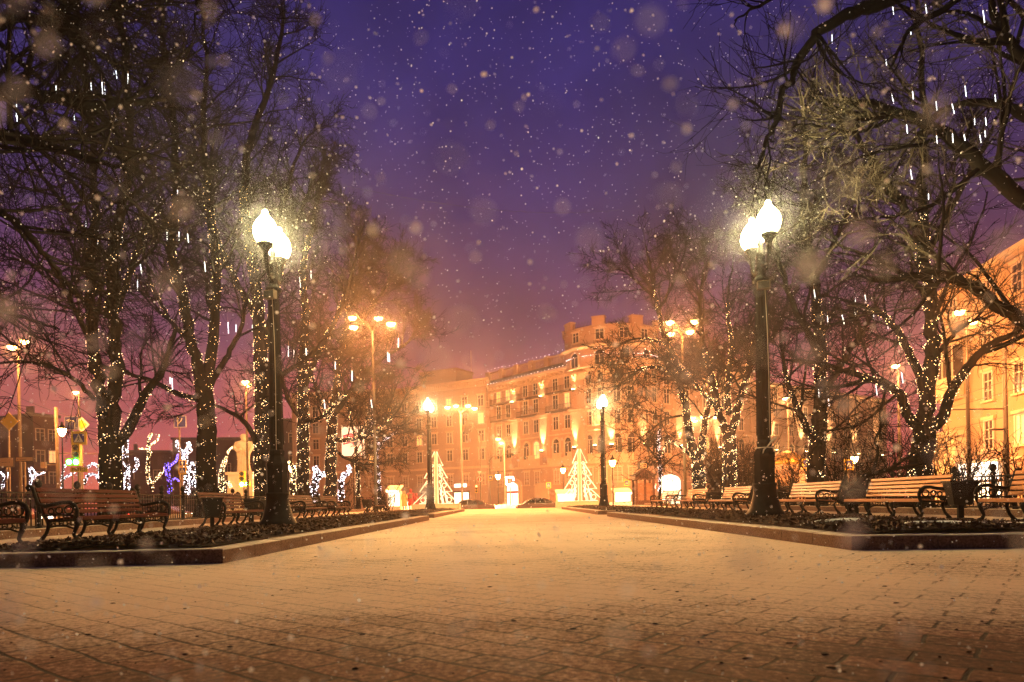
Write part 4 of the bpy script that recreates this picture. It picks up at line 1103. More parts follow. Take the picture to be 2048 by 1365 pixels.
for D, lb, gr, pts in TUBES:
    for px, py in pts:
        q = P(px, py, D + random.uniform(-1, 1.5))
        if first:
            o = tube0; first = False
        else:
            o = tube0.copy(); C.objects.link(o)
        o.location = q; o.scale = (D / 30,) * 2 + (random.uniform(0.35, 0.75) * D / 18,)
        o.rotation_euler = (random.uniform(-0.08, 0.08), random.uniform(-0.12, 0.06) if px < 1024 else random.uniform(-0.18, 0.0), 0)
        tag(o, lb, 'light tube', gr)

# ================================================================== BUILDINGS
class Wall:
    """a straight facade from A to B (plan), looking out on the right-hand side of A->B"""
    def __init__(s, A, B, z0, root, off):
        s.A = Vector((A[0], A[1], 0)); s.B = Vector((B[0], B[1], 0))
        s.d = (s.B - s.A); s.L = s.d.length; s.d.normalize(); s.n = Vector((s.d.y, -s.d.x, 0))
        s.ang = math.atan2(s.d.y, s.d.x); s.z0 = z0; s.root = root; s.off = Vector(off)
        s.T = Matrix.Translation((s.A.x - off[0], s.A.y - off[1], z0 - off[2])) @ Matrix.Rotation(s.ang, 4, 'Z')
    # local: x along wall, -y outwards
    def mb(s):
        m = MB(); m.T = s.T; return m
    def loc(s, x, z, out=0.0):
        return s.T @ Vector((x, -out, z))
WIN = {}
def win_mesh(w, h, kind, panes, lit):
    key = (round(w, 2), round(h, 2), kind, panes, lit)
    if key in WIN: return WIN[key]
    f = MB(); g = MB()
    t = 0.075; e = 0.16
    if kind == 'arch':
        k = 10; r = w / 2
        ring = [(-r, 0), (-r, h - r)] + [(-r * math.cos(PI * i / k), h - r + r * math.sin(PI * i / k)) for i in range(1, k)] + [(r, h - r), (r, 0)]
        f.tube([(x, -0.10, z) for x, z in ring], 0.05, 4)
        big = [(x * 1.3, z + (0.15 if z > h - r - 0.01 else 0)) for x, z in ring]
        f.tube([(x, -0.08, z) for x, z in big], 0.10, 4, mi=1)
        g.add([(x, -0.05, z) for x, z in ring], [tuple(range(len(ring)))[::-1]], 0)
        f.box(-r, r, -0.12, -0.06, h - r - 0.04, h - r + 0.04)
    else:
        f.box(-w / 2 - t, w / 2 + t, -0.14, -0.02, h - t, h + t); f.box(-w / 2 - t, -w / 2 + t, -0.139, -0.02, 0, h - t); f.box(w / 2 - t, w / 2 + t, -0.139, -0.02, 0, h - t)
        g.add([(-w / 2, -0.05, 0), (w / 2, -0.05, 0), (w / 2, -0.05, h), (-w / 2, -0.05, h)], [(0, 1, 2, 3)], 0)
        f.box(-w / 2 - e - 0.1, w / 2 + e + 0.1, -0.24, -0.02, h + t + 0.003, h + t + 0.22, 1)
    for i in range(1, panes):
        x = -w / 2 + w * i / panes
        f.box(x - 0.045, x + 0.045, -0.118, -0.051, 0, h - (w / 2 if kind == 'arch' else t))
    if kind != 'arch':
        f.box(-w / 2 + t, w / 2 - t, -0.121, -0.052, h * 0.66, h * 0.66 + 0.07)
    if kind == 'grid':
        f.box(-w / 2 + t, w / 2 - t, -0.122, -0.053, h * 0.33, h * 0.33 + 0.05)
    f.box(-w / 2 - e - 0.06, w / 2 + e + 0.06, -0.26, -0.02, -0.16, -0.003, 1)
    WIN[key] = (f, g)
    return WIN[key]
WMESH = {}
def window(wall, x, z, w, h, trim, kind='rect', panes=2, lit=None, label=None):
    key = (round(w, 2), round(h, 2), kind, panes, lit, trim.name)
    f, g = win_mesh(w, h, kind, panes, lit)
    p = wall.loc(x, z, 0.0)
    if key not in WMESH:
        o = f.build('window', [M['wframe'], trim], wall.root, p, wall.ang)
        gl = g.build('pane', M[lit] if lit else M['glass'], o)
        WMESH[key] = (o.data, gl.data)
    else:
        o = bpy.data.objects.new('window', WMESH[key][0]); C.objects.link(o); o.parent = wall.root; o.location = p; o.rotation_euler.z = wall.ang
        gl = bpy.data.objects.new('pane', WMESH[key][1]); C.objects.link(gl); gl.parent = o
    return o
def spot(name, parent, loc, w, col, size, rad=0.15, tilt=(PI, 0, 0)):
    ld = bpy.data.lights.new(name, 'SPOT'); ld.energy = w; ld.color = col; ld.spot_size = size; ld.spot_blend = 0.6; ld.shadow_soft_size = rad
    o = bpy.data.objects.new(name, ld); C.objects.link(o); o.parent = parent; o.location = loc; o.rotation_euler = tilt
    return o

def wall_box(m, w, x0, x1, z0, z1, out=0.0, deep=0.4, mi=0):
    m.box(x0, x1, -out, deep, z0, z1, mi)

# --- corner house with the rotunda
A_ = (P(978, 900, 130).x, 130.0); B_ = (P(1168, 900, 109.5).x, 109.5)
Tc = Vector((20.2, 113.5))             # tower axis
ROOT_C = empty('corner_house', (Tc.x, Tc.y, Z_ST), 'six-storey warm stone corner house with pilasters, cornice and a round tower', 'building')
OFF_C = (Tc.x, Tc.y, Z_ST)
arc = [B_]
B_v = Vector(B_)
a0 = math.atan2(B_[1] - Tc.y, B_[0] - Tc.x)
rad_arc = (B_v - Tc).length
a1 = a0 + R(112)
NA = 6
for i in range(1, NA + 1):
    a = a0 + (a1 - a0) * i / NA
    arc.append((Tc.x + rad_arc * math.cos(a), Tc.y + rad_arc * math.sin(a)))
E_ = arc[-1]
Fp = (E_[0] + 20.0, E_[1] + 14.0)
SEGS = [(A_, B_)] + [(arc[i], arc[i + 1]) for i in range(NA)] + [(E_, Fp)]
HC = 22.6
walls = []
wallmb = MB()
def poly_wall(segs, z0, z1, out, root_off, mats_mi, m, depth=0.6, zb=Z_ST):
    """continuous band along all segments, mitred by simple overlap of outward offset points"""
    n = len(segs); pts = [Vector((*segs[0][0], 0))] + [Vector((*s_[1], 0)) for s_ in segs]
    nr = []
    for i in range(len(pts)):
        ns = []
        if i > 0:
            d = (pts[i] - pts[i - 1]).normalized(); ns.append(Vector((d.y, -d.x, 0)))
        if i < len(pts) - 1:
            d = (pts[i + 1] - pts[i]).normalized(); ns.append(Vector((d.y, -d.x, 0)))
        v = sum(ns, Vector((0, 0, 0))).normalized(); v = v / max(0.5, v.dot(ns[0]))
        nr.append(v)
    vs = []
    for p, v in zip(pts, nr):
        o = p + v * out; i_ = p - v * depth
        for q, z in ((o, z0), (o, z1), (i_, z1), (i_, z0)):
            vs.append((q.x - root_off[0], q.y - root_off[1], zb + z - root_off[2]))
    fs = []
    for i in range(len(pts) - 1):
        a, b = i * 4, i * 4 + 4
        fs += [(a, b, b + 1, a + 1), (a + 1, b + 1, b + 2, a + 2), (a + 2, b + 2, b + 3, a + 3), (a + 3, b + 3, b, a)]
    fs += [(0, 1, 2, 3), tuple(len(vs) - 4 + k for k in (3, 2, 1, 0))]
    m.add(vs, fs, mats_mi)
m = MB(); poly_wall(SEGS, 0, HC, 0.0, OFF_C, 0, m); m.build('wall', [M['stone']], ROOT_C)
m = MB(); poly_wall(SEGS, 0.0, 1.1, 0.25, OFF_C, 0, m)
for i in range(9):
    poly_wall(SEGS, 1.2 + i * 0.62, 1.2 + i * 0.62 + 0.54, 0.10, OFF_C, 0, m)
m.build('rusticated_base', [M['stone']], ROOT_C)
m = MB(); poly_wall(SEGS, 6.85, 7.15, 0.45, OFF_C, 0, m); poly_wall(SEGS, 8.05, 8.25, 0.35, OFF_C, 0, m); poly_wall(SEGS, 7.154, 8.046, 0.12, OFF_C, 0, m)
poly_wall(SEGS, 12.05, 12.25, 0.2, OFF_C, 0, m)
m.build('string_course', [M['stone_trim']], ROOT_C)
m = MB(); poly_wall(SEGS, 21.5, 21.9, 0.25, OFF_C, 0, m); poly_wall(SEGS, 22.35, 22.6, 1.0, OFF_C, 0, m); poly_wall(SEGS, 22.604, 22.95, 1.25, OFF_C, 0, m)
W0 = Wall(*SEGS[0], Z_ST, ROOT_C, OFF_C)
for sgm in SEGS:
    w_ = Wall(*sgm, Z_ST, ROOT_C, OFF_C)
    m.T = w_.T
    k = max(2, int(w_.L / 1.05))
    for i in range(k):
        x = w_.L * (i + 0.5) / k
        m.box(x - 0.2, x + 0.2, -0.9, -0.02, 21.95, 22.345)
    m.T = None
m.build('cornice', [M['stone_trim']], ROOT_C)
# sloped sheet roof + balustrade above the cornice
m = MB()
poly_wall(SEGS, 22.954, 23.2, 1.1, OFF_C, 0, m, 1.6); poly_wall(SEGS, 23.204, 23.9, 0.2, OFF_C, 0, m, 1.6)
m.build('roof', [M['roof']], ROOT_C)
m = MB()
for si, sgm in enumerate(SEGS):
    w_ = Wall(*sgm, Z_ST, ROOT_C, OFF_C); m.T = w_.T
    n = max(1, round(w_.L / 4.4))
    for i in range(n + 1):
        x = w_.L * i / n
        m.box(x - 0.55, x + 0.55, -0.15, 0.55, 23.904, 25.7)
    for i in range(n):
        xa = w_.L * i / n + 0.56; xb = w_.L * (i + 1) / n - 0.56
        m.box(xa, xb, 0.05, 0.35, 25.3, 25.55); m.box(xa, xb, 0.05, 0.35, 23.904, 24.1)
        k = max(2, int((xb - xa) / 0.32))
        for j in range(k):
            x = xa + (xb - xa) * (j + 0.5) / k
            m.box(x - 0.06, x + 0.06, 0.14, 0.26, 24.1, 25.3)
    m.T = None
m.build('balustrade', [M['stone']], ROOT_C)
# left straight front: three bays between tall pilasters
Lw = W0.L
pil_x = [0.75, Lw * 0.335, Lw * 0.64, Lw - 1.2]
for x in pil_x:
    m = W0.mb()
    m.box(x - 0.95, x + 0.95, -0.62, -0.001, 7.16, 15.6)
    m.box(x - 1.45, x + 1.45, -1.0, -0.002, 15.604, 16.0); m.box(x - 1.2, x + 1.2, -0.8, -0.002, 15.2, 15.602)
    m.box(x - 0.85, x + 0.85, -0.58, -0.001, 16.004, 20.4)
    m.build('pilaster', M['stone'], ROOT_C)
    m = W0.mb()
    m.box(x - 0.95, x + 0.95, -0.7, -0.003, 20.404, 20.6); m.frustum((x, -0.35), 0.8, 0.3, 1.15, 0.5, 20.6, 21.35); m.box(x - 1.3, x + 1.3, -0.9, -0.003, 21.354, 21.5)
    for sx in (-0.85, 0, 0.85):
        m.lathe([(0.12, -0.25), (0.26, 0.0), (0.12, 0.25)], 8, (x + sx, -0.75, 21.05))
    m.build('capital', M['stone_trim'], ROOT_C)
def uplight(wall, x, z, label, power):
    p = wall.loc(x, z, 1.05) + Vector(wall.off)
    t = empty('uplight', p, label, 'uplight', 'facade uplights')
    t.rotation_euler.z = wall.ang
    m = MB(); m.lathe([(0.08, -0.35), (0.22, -0.25), (0.30, 0.0), (0.31, 0.02)], 10); m.build('housing', M['pole_dark'], t)
    m = MB(); m.lathe([(0.29, 0.021), (0.24, 0.10), (0.05, 0.15)], 10); m.build('lens', M['uplens'], t)
    s_ = spot('spot_beam', t, (0, 0, 0.3), power, (1.0, 0.62, 0.24), R(42), tilt=(R(180 - 5), 0, 0))
    return t
M['uplens'] = emit('uplight_lens_glow', (1.0, 0.72, 0.30), 40.0)
for x, lb in zip(pil_x, ('uplight at the foot of the corner house pilaster next to the grey house', 'uplight above the pair of yellow street heads', 'uplight on the pilaster above the arched doorway', 'uplight right above the tip of the right lit tree frame')):
    uplight(W0, x, 9.6, lb, UP_W * 9)
bays = [(pil_x[i], pil_x[i + 1]) for i in range(3)]
rows = [(3.9, 2.3, 1.35, 'rect'), (8.45, 3.0, 1.5, 'arch'), (13.0, 2.2, 1.35, 'rect'), (16.45, 2.35, 1.35, 'rect'), (19.55, 2.2, 1.3, 'rect')]
for bi, (xa, xb) in enumerate(bays):
    for (z, h, w, kd) in rows:
        for fx in (0.34, 0.70):
            lit = 'warmwin' if (bi == 0 and z > 19 ) or (bi == 1 and kd == 'arch' and fx > 0.5) or (bi == 2 and abs(z - 16.45) < 0.1 and fx > 0.5) else None
            window(W0, xa + (xb - xa) * fx, z, w, h, M['stone_trim'], kd, 2, lit)
    for z, nm in ((16.15, 1), (19.25, 1)):
        m = W0.mb()
        x0, x1 = xa + 1.2, xb - 1.1
        m.box(x0, x1, -1.1, -0.004, z - 0.3, z - 0.08)
        m.box(x0, x1, -1.08, -1.02, z + 0.72, z + 0.78)
        k = 16
        for j in range(k + 1):
            xx = x0 + 0.03 + (x1 - x0 - 0.06) * j / k
            m.box(xx - 0.03, xx + 0.03, -1.07, -1.03, z - 0.08, z + 0.72)
        m.box(x0, x0 + 0.06, -1.0, -0.005, z + 0.72, z + 0.78); m.box(x1 - 0.06, x1, -1.0, -0.005, z + 0.72, z + 0.78)
        m.build('balcony', M['stone_dark'], ROOT_C)
# small stone balustrades above the ground storeys
m = W0.mb()
for i in range(7):
    xa = 1.0 + i * (Lw - 2) / 7; xb = xa + (Lw - 2) / 7 - 1.2
    m.box(xa + 0.6, xb + 0.6, -0.42, -0.2, 8.9, 9.05)
    for j in range(6):
        x = xa + 0.7 + (xb - xa - 0.2) * (j + 0.5) / 6
        m.box(x - 0.09, x + 0.09, -0.36, -0.24, 8.254, 8.9)
m.build('parapet', M['stone_trim'], ROOT_C)
# rounded corner windows and pilasters
for i, sgm in enumerate(SEGS[1:-1]):
    w_ = Wall(*sgm, Z_ST, ROOT_C, OFF_C)
    for (z, h, w, kd) in rows:
        window(w_, w_.L * 0.5, z, w, h, M['stone_trim'], kd, 2, 'warmwin' if (i == 1 and z < 13.5 and z > 12) else None)
    if i in (0, 2, 4):
        m = w_.mb(); x = 0.0
        m.box(x - 0.8, x + 0.8, -0.6, 0.1, 16.004, 20.4); m.box(x - 1.3, x + 1.3, -1.0, 0.1, 15.6, 16.0); m.box(x - 0.9, x + 0.9, -0.7, 0.1, 7.16, 15.6)
        m.build('pilaster', M['stone'], ROOT_C)
        m = w_.mb(); m.frustum((x, -0.3), 0.8, 0.35, 1.2, 0.6, 20.404, 21.4); m.build('capital', M['stone_trim'], ROOT_C)
for i, lb in ((2, 'uplight behind the far right lamp globe'), (3, 'uplight low on the rounded front behind the twin-stemmed tree'), (5, 'uplight hidden behind the tree with dense white lights')):
    uplight(Wall(*SEGS[i], Z_ST, ROOT_C, OFF_C), 0.3, 9.6, lb, UP_W * 7)
# right receding front
WR = Wall(*SEGS[-1], Z_ST, ROOT_C, OFF_C)
for bi in range(5):
    x = 2.0 + bi * 4.9
    for (z, h, w, kd) in rows:
        window(WR, x, z, w, h, M['stone_trim'], kd, 2, 'warmwin' if (bi * 7 + int(z)) % 11 == 0 else None)
for bi in (0, 2, 3):
    x = 4.4 + bi * 4.9
    m = WR.mb(); m.box(x - 0.8, x + 0.8, -0.6, -0.001, 7.16, 15.6); m.box(x - 0.8, x + 0.8, -0.56, -0.001, 15.604, 21.3); m.build('pilaster', M['stone'], ROOT_C)
for x, lb in ((4.4, 'uplight above the small gilded dome'), (14.2, 'uplight right of the small gilded dome behind the dark forked trunk')):
    uplight(WR, x, 9.6, lb, UP_W * 8)
# capitals picked out by small lights of their own
for x, lb in zip(pil_x, ('small light under the leftmost pilaster capital', 'small light under the second pilaster capital', 'small light under the brightest pilaster capital above the doorway', 'small light under the last straight-front pilaster capital')):
    uplight(W0, x, 18.9, lb, UP_W * 1.6)
# corner house's right wing continued behind the trees, under a root of its own
S_A = (Fp[0] + 0.4, Fp[1] + 0.3); S_B = (S_A[0] + 41.0, S_A[1] + 29.0)
ROOT_S = empty('apartment_house', (S_A[0], S_A[1], Z_ST), 'long red-lit wing of the corner house receding behind the light-wrapped right trees', 'building')  # wing of the corner house, not a separate apartment house
OFF_S = (S_A[0], S_A[1], Z_ST)
SS = [(S_A, S_B)]
m = MB(); poly_wall(SS, 0, 21.6, 0, OFF_S, 0, m, 0.8); m.build('wall', M['stone'], ROOT_S)
m = MB(); poly_wall(SS, 21.604, 22.2, 0.7, OFF_S, 0, m); m.build('cornice', M['stone_trim'], ROOT_S)
m = MB(); poly_wall(SS, 7.0, 7.4, 0.3, OFF_S, 0, m); m.build('string_course', M['stone_trim'], ROOT_S)
WSd = Wall(S_A, S_B, Z_ST, ROOT_S, OFF_S)
for bi in range(10):
    for (z, h, w, kd) in rows:
        window(WSd, 2.4 + bi * 5.0, z - 0.4, w, h, M['stone_trim'], kd, 2, 'warmwin' if (bi * 5 + int(z)) % 13 == 0 else None)
for i_, lb in ((0, 'uplight on the receding wing nearest to the rounded corner'), (1, 'uplight on the receding wing just left of the nearest right lamp'), (2, 'added uplight on the receding wing just right of the nearest right lamp'), (3, 'uplight on the receding wing above the gilded dome'),
               (5, 'added uplight on the receding wing behind the dark forked trunk'), (7, 'added uplight on the receding wing behind the spreading shrub'), (9, 'farthest added uplight on the receding wing left of the big forked trunk')):
    uplight(WSd, 4.9 + i_ * 5.0 - 4.0, 9.6 if i_ % 2 else 1.2, lb, UP_W * 12)  # several of these uplights are added to brighten the dim wing
# rotunda tower (drum, upper storey, crown parapet with iron railing)
m = MB(); Rt = 7.9; kt = 40
TT = Vector((19.35, 113.0)); TO = (TT.x - Tc.x, TT.y - Tc.y, 0)
m.lathe([(Rt, 22.0), (Rt, 24.7)], kt, TO, smooth=False); m.build('tower_drum', M['stone'], ROOT_C)
m = MB(); m.lathe([(Rt + 0.1, 24.704), (Rt + 0.55, 25.0), (Rt + 0.6, 25.2), (Rt - 0.3, 25.5), (Rt - 0.3, 25.55)], kt, TO, smooth=False); m.build('tower_cornice', M['stone_trim'], ROOT_C)
m = MB(); m.lathe([(Rt - 0.35, 25.554), (Rt - 0.35, 28.0), (Rt - 0.15, 28.1), (Rt - 0.15, 28.3)], kt, TO, smooth=False); m.build('tower_upper_storey', M['stone'], ROOT_C)
for i in range(8):
    m = MB(); m.T = Matrix.Translation(TO) @ Matrix.Rotation(2 * PI * i / 8 + R(22), 4, 'Z')
    m.box(Rt - 0.8, Rt + 0.05, -1.0, 1.0, 28.304, 29.4); m.box(Rt - 0.9, Rt + 0.15, -1.1, 1.1, 29.404, 29.6)
    m.build('tower_pier', M['stone'], ROOT_C)
m = MB(); m.T = Matrix.Translation(TO)
for i in range(80):
    a = 2 * PI * i / 80; rr = Rt - 0.35
    m.tube([(rr * math.cos(a + (j - 2) * 0.018), rr * math.sin(a + (j - 2) * 0.018), 28.3 + (0.9 - 0.22 * (j - 2) ** 2)) for j in range(5)], 0.035, 4)
m.tube([(Rt - 0.35) * Vector((math.cos(2 * PI * i / 40), math.sin(2 * PI * i / 40), 0)) + Vector((0, 0, 28.45)) for i in range(40)], 0.04, 4, closed=True)
m.build('tower_railing', M['stone_dark'], ROOT_C)
def tower_window(ang, rr, z, w, h, kd):
    p = Vector((TT.x + rr * math.cos(ang), TT.y + rr * math.sin(ang)))
    tdir = Vector((-math.sin(ang), math.cos(ang)))
    a = p - tdir * w; b = p + tdir * w
    wl = Wall((a.x, a.y), (b.x, b.y), Z_ST, ROOT_C, OFF_C)
    window(wl, wl.L / 2, z, w, h, M['stone_trim'], kd, 2)
for dg in (-145, -112, -84, -56, -28):
    tower_window(R(dg), Rt - 0.02, 22.1, 1.5, 2.3, 'arch')
    tower_window(R(dg), Rt - 0.37, 26.1, 1.4, 1.6, 'rect')
# string of festive bulbs along cornice and roof edge
bl = []
for sgm in SEGS[:-1]:
    w_ = Wall(*sgm, Z_ST, ROOT_C, (0, 0, 0))
    for i in range(int(w_.L / 0.9)):
        bl.append(w_.loc(0.9 * i, 23.05, 1.3))
    for i in range(int(w_.L / 1.1)):
        bl.append(w_.loc(1.1 * i, 26.0 + 0.14 * math.sin(i * 0.7), -0.1))
for i in range(60):
    a = R(-160 + i * 2.4)
    wav = 1.4 * max(0, math.cos((math.degrees(a) + 112) / 28 * 2 * PI)) ** 2
    bl.append(Vector((TT.x + (Rt + 0.25) * math.cos(a), TT.y + (Rt + 0.25) * math.sin(a), Z_ST + 23.6 + wav)))
mb = MB()
for p in bl:
    r_ = 0.045
    mb.lathe([(0.02, -r_), (r_, 0), (0.02, r_)], 5, p)
tag(mb.build('festoon_lights', M['fairyw']), 'string of white bulbs along the cornice and roof edge of the corner house', 'festoon lights')
# ground floor openings of the corner house
m = W0.mb(); xd = Lw * 0.30
k = 10
outer = [(-2.3, 0.004), (-2.3, 4.0)] + [(-2.3 * math.cos(PI * i / k) , 4.0 + 1.2 * math.sin(PI * i / k)) for i in range(1, k)] + [(2.3, 4.0), (2.3, 0.004)]
m.prism([(xd + x, z) for x, z in outer], -0.55, -0.12); m.build('door_surround', M['stone_trim'], ROOT_C)
m = W0.mb(); m.prism([(xd + x * 0.68, z * 0.86) for x, z in outer], -0.60, -0.555); m.build('door', M['shopwin'], ROOT_C)
m = W0.mb(); m.box(xd - 1.6, xd + 1.6, -0.68, -0.605, 2.55, 2.95); m.box(xd - 0.05, xd + 0.05, -0.66, -0.604, 0.01, 2.5); m.build('door_transom', M['red'], ROOT_C)
m = W0.mb(); xd2 = Lw * 0.60
m.prism([(xd2 + x * 0.8, z * 0.8) for x, z in outer], -0.35, -0.12); m.box(xd2 - 1.2, xd2 + 1.2, -0.4, -0.352, 0.01, 2.3); m.build('blind_doorway', M['stone_trim'], ROOT_C)

# lit shop arch under the right part of the corner house
WA = Wall(*SEGS[-1], Z_ST, ROOT_C, OFF_C)
m = WA.mb(); m.prism([(2.2 + x * 1.0, z * 0.95) for x, z in outer], -0.50, -0.12); m.build('shop_arch', M['shopwin'], ROOT_C)

# --- grey apartment house at left
A2 = (P(800, 900, 134).x, 134.0); B2 = (P(974, 900, 124).x, 124.0)
ROOT_G = empty('apartment_house', (A2[0], A2[1], Z_ST), 'plain grey apartment house with small windows left of the corner house', 'building')
OFF_G = (A2[0], A2[1], Z_ST)
SG = [((A2[0] - 22, A2[1] + 3), A2), (A2, B2), (B2, (B2[0] + 0.6, B2[1] + 9))]
m = MB(); poly_wall(SG, 0, 23.2, 0, OFF_G, 0, m, 0.8); m.build('wall', M['stone_pale'], ROOT_G)
m = MB(); poly_wall(SG, 23.2, 23.6, 0.5, OFF_G, 0, m); poly_wall(SG, 22.2, 22.5, 0.2, OFF_G, 0, m); poly_wall(SG, 7.3, 7.7, 0.25, OFF_G, 0, m); m.build('cornice', M['stone_trim'], ROOT_G)
m = MB()
for i in range(9):
    poly_wall(SG, 0.9 + i * 0.7, 0.9 + i * 0.7 + 0.6, 0.09, OFF_G, 0, m)
m.build('rusticated_base', M['stone_pale'], ROOT_G)
WG = Wall(A2, B2, Z_ST, ROOT_G, OFF_G)
m = WG.mb(); m.box(3.0, 11.5, 3, 9, 23.2, 26.6); m.box(2.8, 11.7, 2.8, 9.2, 26.604, 26.9); m.build('penthouse', M['stone_pale'], ROOT_G)
m = WG.mb()
for i in range(40):
    m.box(WG.L * (i + 0.2) / 40, WG.L * (i + 0.8) / 40, -0.3, -0.01, 22.55, 23.15)
m.tube([(WG.L * 0.72, 4, 26), (WG.L * 0.72, 4, 30)], 0.06, 5)
m.build('dentil_band', M['stone_trim'], ROOT_G)
for ix in range(6):
    for iz, z in enumerate((4.3, 8.9, 12.2, 15.4, 18.6)):
        lit = 'shopwin' if (ix, iz) == (5, 3) else ('warmwin' if (ix, iz) in ((3, 4), (1, 2)) else None)
        window(WG, 1.3 + ix * (WG.L - 2.4) / 5, z, 1.25, 2.0, M['stone_trim'], 'rect', 2, 'warmwin' if lit else None)
WG0 = Wall(*SG[0], Z_ST, ROOT_G, OFF_G)
for ix in range(5):
    for z in (4.3, 8.9, 12.2, 15.4, 18.6):
        window(WG0, WG0.L - 2.0 - ix * 3.8, z, 1.25, 2.0, M['stone_trim'], 'rect', 2, 'warmwin' if (ix + int(z)) % 9 == 0 else None)
# shop windows at its foot
for x0, x1, lab in ((WG.L * 0.64, WG.L * 0.80, 1),):
    m = WG.mb(); m.box(x0, x1, -0.20, -0.1, 0.35, 2.9); m.build('shop_window', M['shopwin'], ROOT_G)
    m = WG.mb(); m.box(x0 - 0.2, x0 - 0.002, -0.26, -0.1, 0.2, 3.05); m.box(x1 + 0.002, x1 + 0.2, -0.26, -0.1, 0.2, 3.05); m.box(x0 - 0.2, x1 + 0.2, -0.27, -0.1, 2.904, 3.2); m.build('shop_frame', M['stone_dark'], ROOT_G)
    m = WG.mb(); m.box(x0 + 0.1, x1 - 0.5, -0.30, -0.1, 3.9, 4.5); m.build('shop_sign', M['signlit'], ROOT_G)
m = WG.mb(); m.box(0.6, WG.L * 0.2, -0.2, -0.1, 0.3, 2.4); m.build('shop_window', M['shopwin'], ROOT_G)

# --- cream house at right
CA = Vector((39.75, 60.6)); CB = Vector((36.4, 39.0))
ROOT_Y = empty('cream_house', (CA.x, CA.y, Z_ST), 'cream plastered house with white windows at the right edge', 'building')
OFF_Y = (CA.x, CA.y, Z_ST)
HY = 18.5
SY = [((CA.x + 14, CA.y + 2.0), tuple(CA)), (tuple(CA), tuple(CB))]
m = MB(); poly_wall(SY, 0, HY, 0, OFF_Y, 0, m); m.build('wall', M['cream'], ROOT_Y)
m = MB(); poly_wall(SY, HY, HY + 0.5, 0.35, OFF_Y, 0, m); poly_wall(SY, 0, 0.8, 0.12, OFF_Y, 0, m); poly_wall(SY, 3.55, 3.75, 0.15, OFF_Y, 0, m); m.build('cornice', M['cream_trim'], ROOT_Y)
WY = Wall(tuple(CA), tuple(CB), Z_ST, ROOT_Y, OFF_Y)
def yx(px):
    """position along the cream wall whose image column is px"""
    u = (px - VX) / F
    # A + d*s : x = u*y
    return (u * WY.A.y - WY.A.x) / (WY.d.x - u * WY.d.y)
for px in (1915, 1983, 2046, 2130, 2230):
    for z, h in ((4.6, 2.2), (8.35, 2.2), (12.1, 2.2), (15.6, 2.1)):
        if px == 1915 and z < 14: continue
        window(WY, yx(px), z, 1.25, h, M['cream_trim'], 'grid', 2, 'warmwin' if (px, z) == (2046, 4.6) else None)
# enclosed bay with tall mullions near the far corner
x0, x1 = yx(1891) + 0.05, yx(1932)
m = WY.mb(); m.box(x0, x1, -0.9, -0.01, 9.4, 11.0); m.box(x0 - 0.1, x1 + 0.1, -1.02, -0.01, 9.1, 9.396); m.box(x0 - 0.1, x1 + 0.1, -1.02, -0.01, 13.6, 13.85); m.build('bay', M['cream_trim'], ROOT_Y)
m = WY.mb(); m.box(x0 + 0.05, x1 - 0.05, -0.82, -0.02, 11.004, 13.596); m.build('bay_glass', M['glass'], ROOT_Y)
m = WY.mb()
for i in range(5):
    x = x0 + (x1 - x0) * i / 4; m.box(x - 0.06, x + 0.06, -0.9, -0.822, 11.004, 13.596)
m.box(x0, x1, -0.905, -0.823, 12.6, 12.68)
m.build('bay_mullion', M['wframe'], ROOT_Y)
# low annexe roof ledge and drainpipe
m = WY.mb(); m.box(x0, yx(1944), -1.5, -0.01, 5.9, 6.35); m.box(x0 + 0.2, yx(1940), -1.1, -0.01, 0.1, 5.896); m.build('porch', M['cream_trim'], ROOT_Y)
m = WY.mb(); xp = yx(1946); m.tube([(xp, -0.18, 0.1), (xp, -0.18, HY - 0.2)], 0.09, 8); m.build('drainpipe', M['cream_trim'], ROOT_Y)
# shop with the lit sign
x0, x1 = yx(1905), yx(2005)
m = WY.mb(); m.box(x0, x1, -0.6, -0.02, 0.1, 1.95); m.build('shop_window', M['shopwin'], ROOT_Y)
m = WY.mb()
for px in (1905, 1948, 1972, 2004):
    x = yx(px); m.box(x - 0.14, x + 0.14, -0.75, -0.61, 0.0, 2.0)
m.box(x0 - 0.2, x1 + 0.2, -0.78, -0.02, 1.96, 2.12); m.build('shop_frame', M['stone_trim'], ROOT_Y)
o_sign = empty('shop_sign', WY.loc((x0 + x1) / 2, 2.16, 0.65) + Vector(OFF_Y), 'long white lit shop sign with dark letters on the cream house', 'sign', rotz=WY.ang)
wS = x1 - x0
m = MB(); m.box(-wS / 2, wS / 2, -0.22, 0.4, 0.0, 1.35); m.build('light_box', M['signlit'], o_sign)

def text_mesh(body, size, name, material, parent, loc, rot=(PI / 2, 0, 0), mirror=False, ext=0.01, align='CENTER'):
    cu = bpy.data.curves.new(name, 'FONT'); cu.body = body; cu.size = size; cu.extrude = ext; cu.align_x = align; cu.align_y = 'CENTER'
    tmp = bpy.data.objects.new(name, cu); C.objects.link(tmp)
    dg = bpy.context.evaluated_depsgraph_get(); dg.update()
    me = bpy.data.meshes.new_from_object(tmp.evaluated_get(dg))
    bpy.data.objects.remove(tmp); bpy.data.curves.remove(cu)
    if mirror:
        for v in me.vertices: v.co.x *= -1
        me.flip_normals()
    me.materials.clear(); me.materials.append(material)
    o = bpy.data.objects.new(name, me); C.objects.link(o); o.parent = parent; o.location = loc; o.rotation_euler = rot
    return o
text_mesh('TIZE. VU MZAO', 0.95, 'lettering', M['black'], o_sign, (0, -0.25, 0.66))

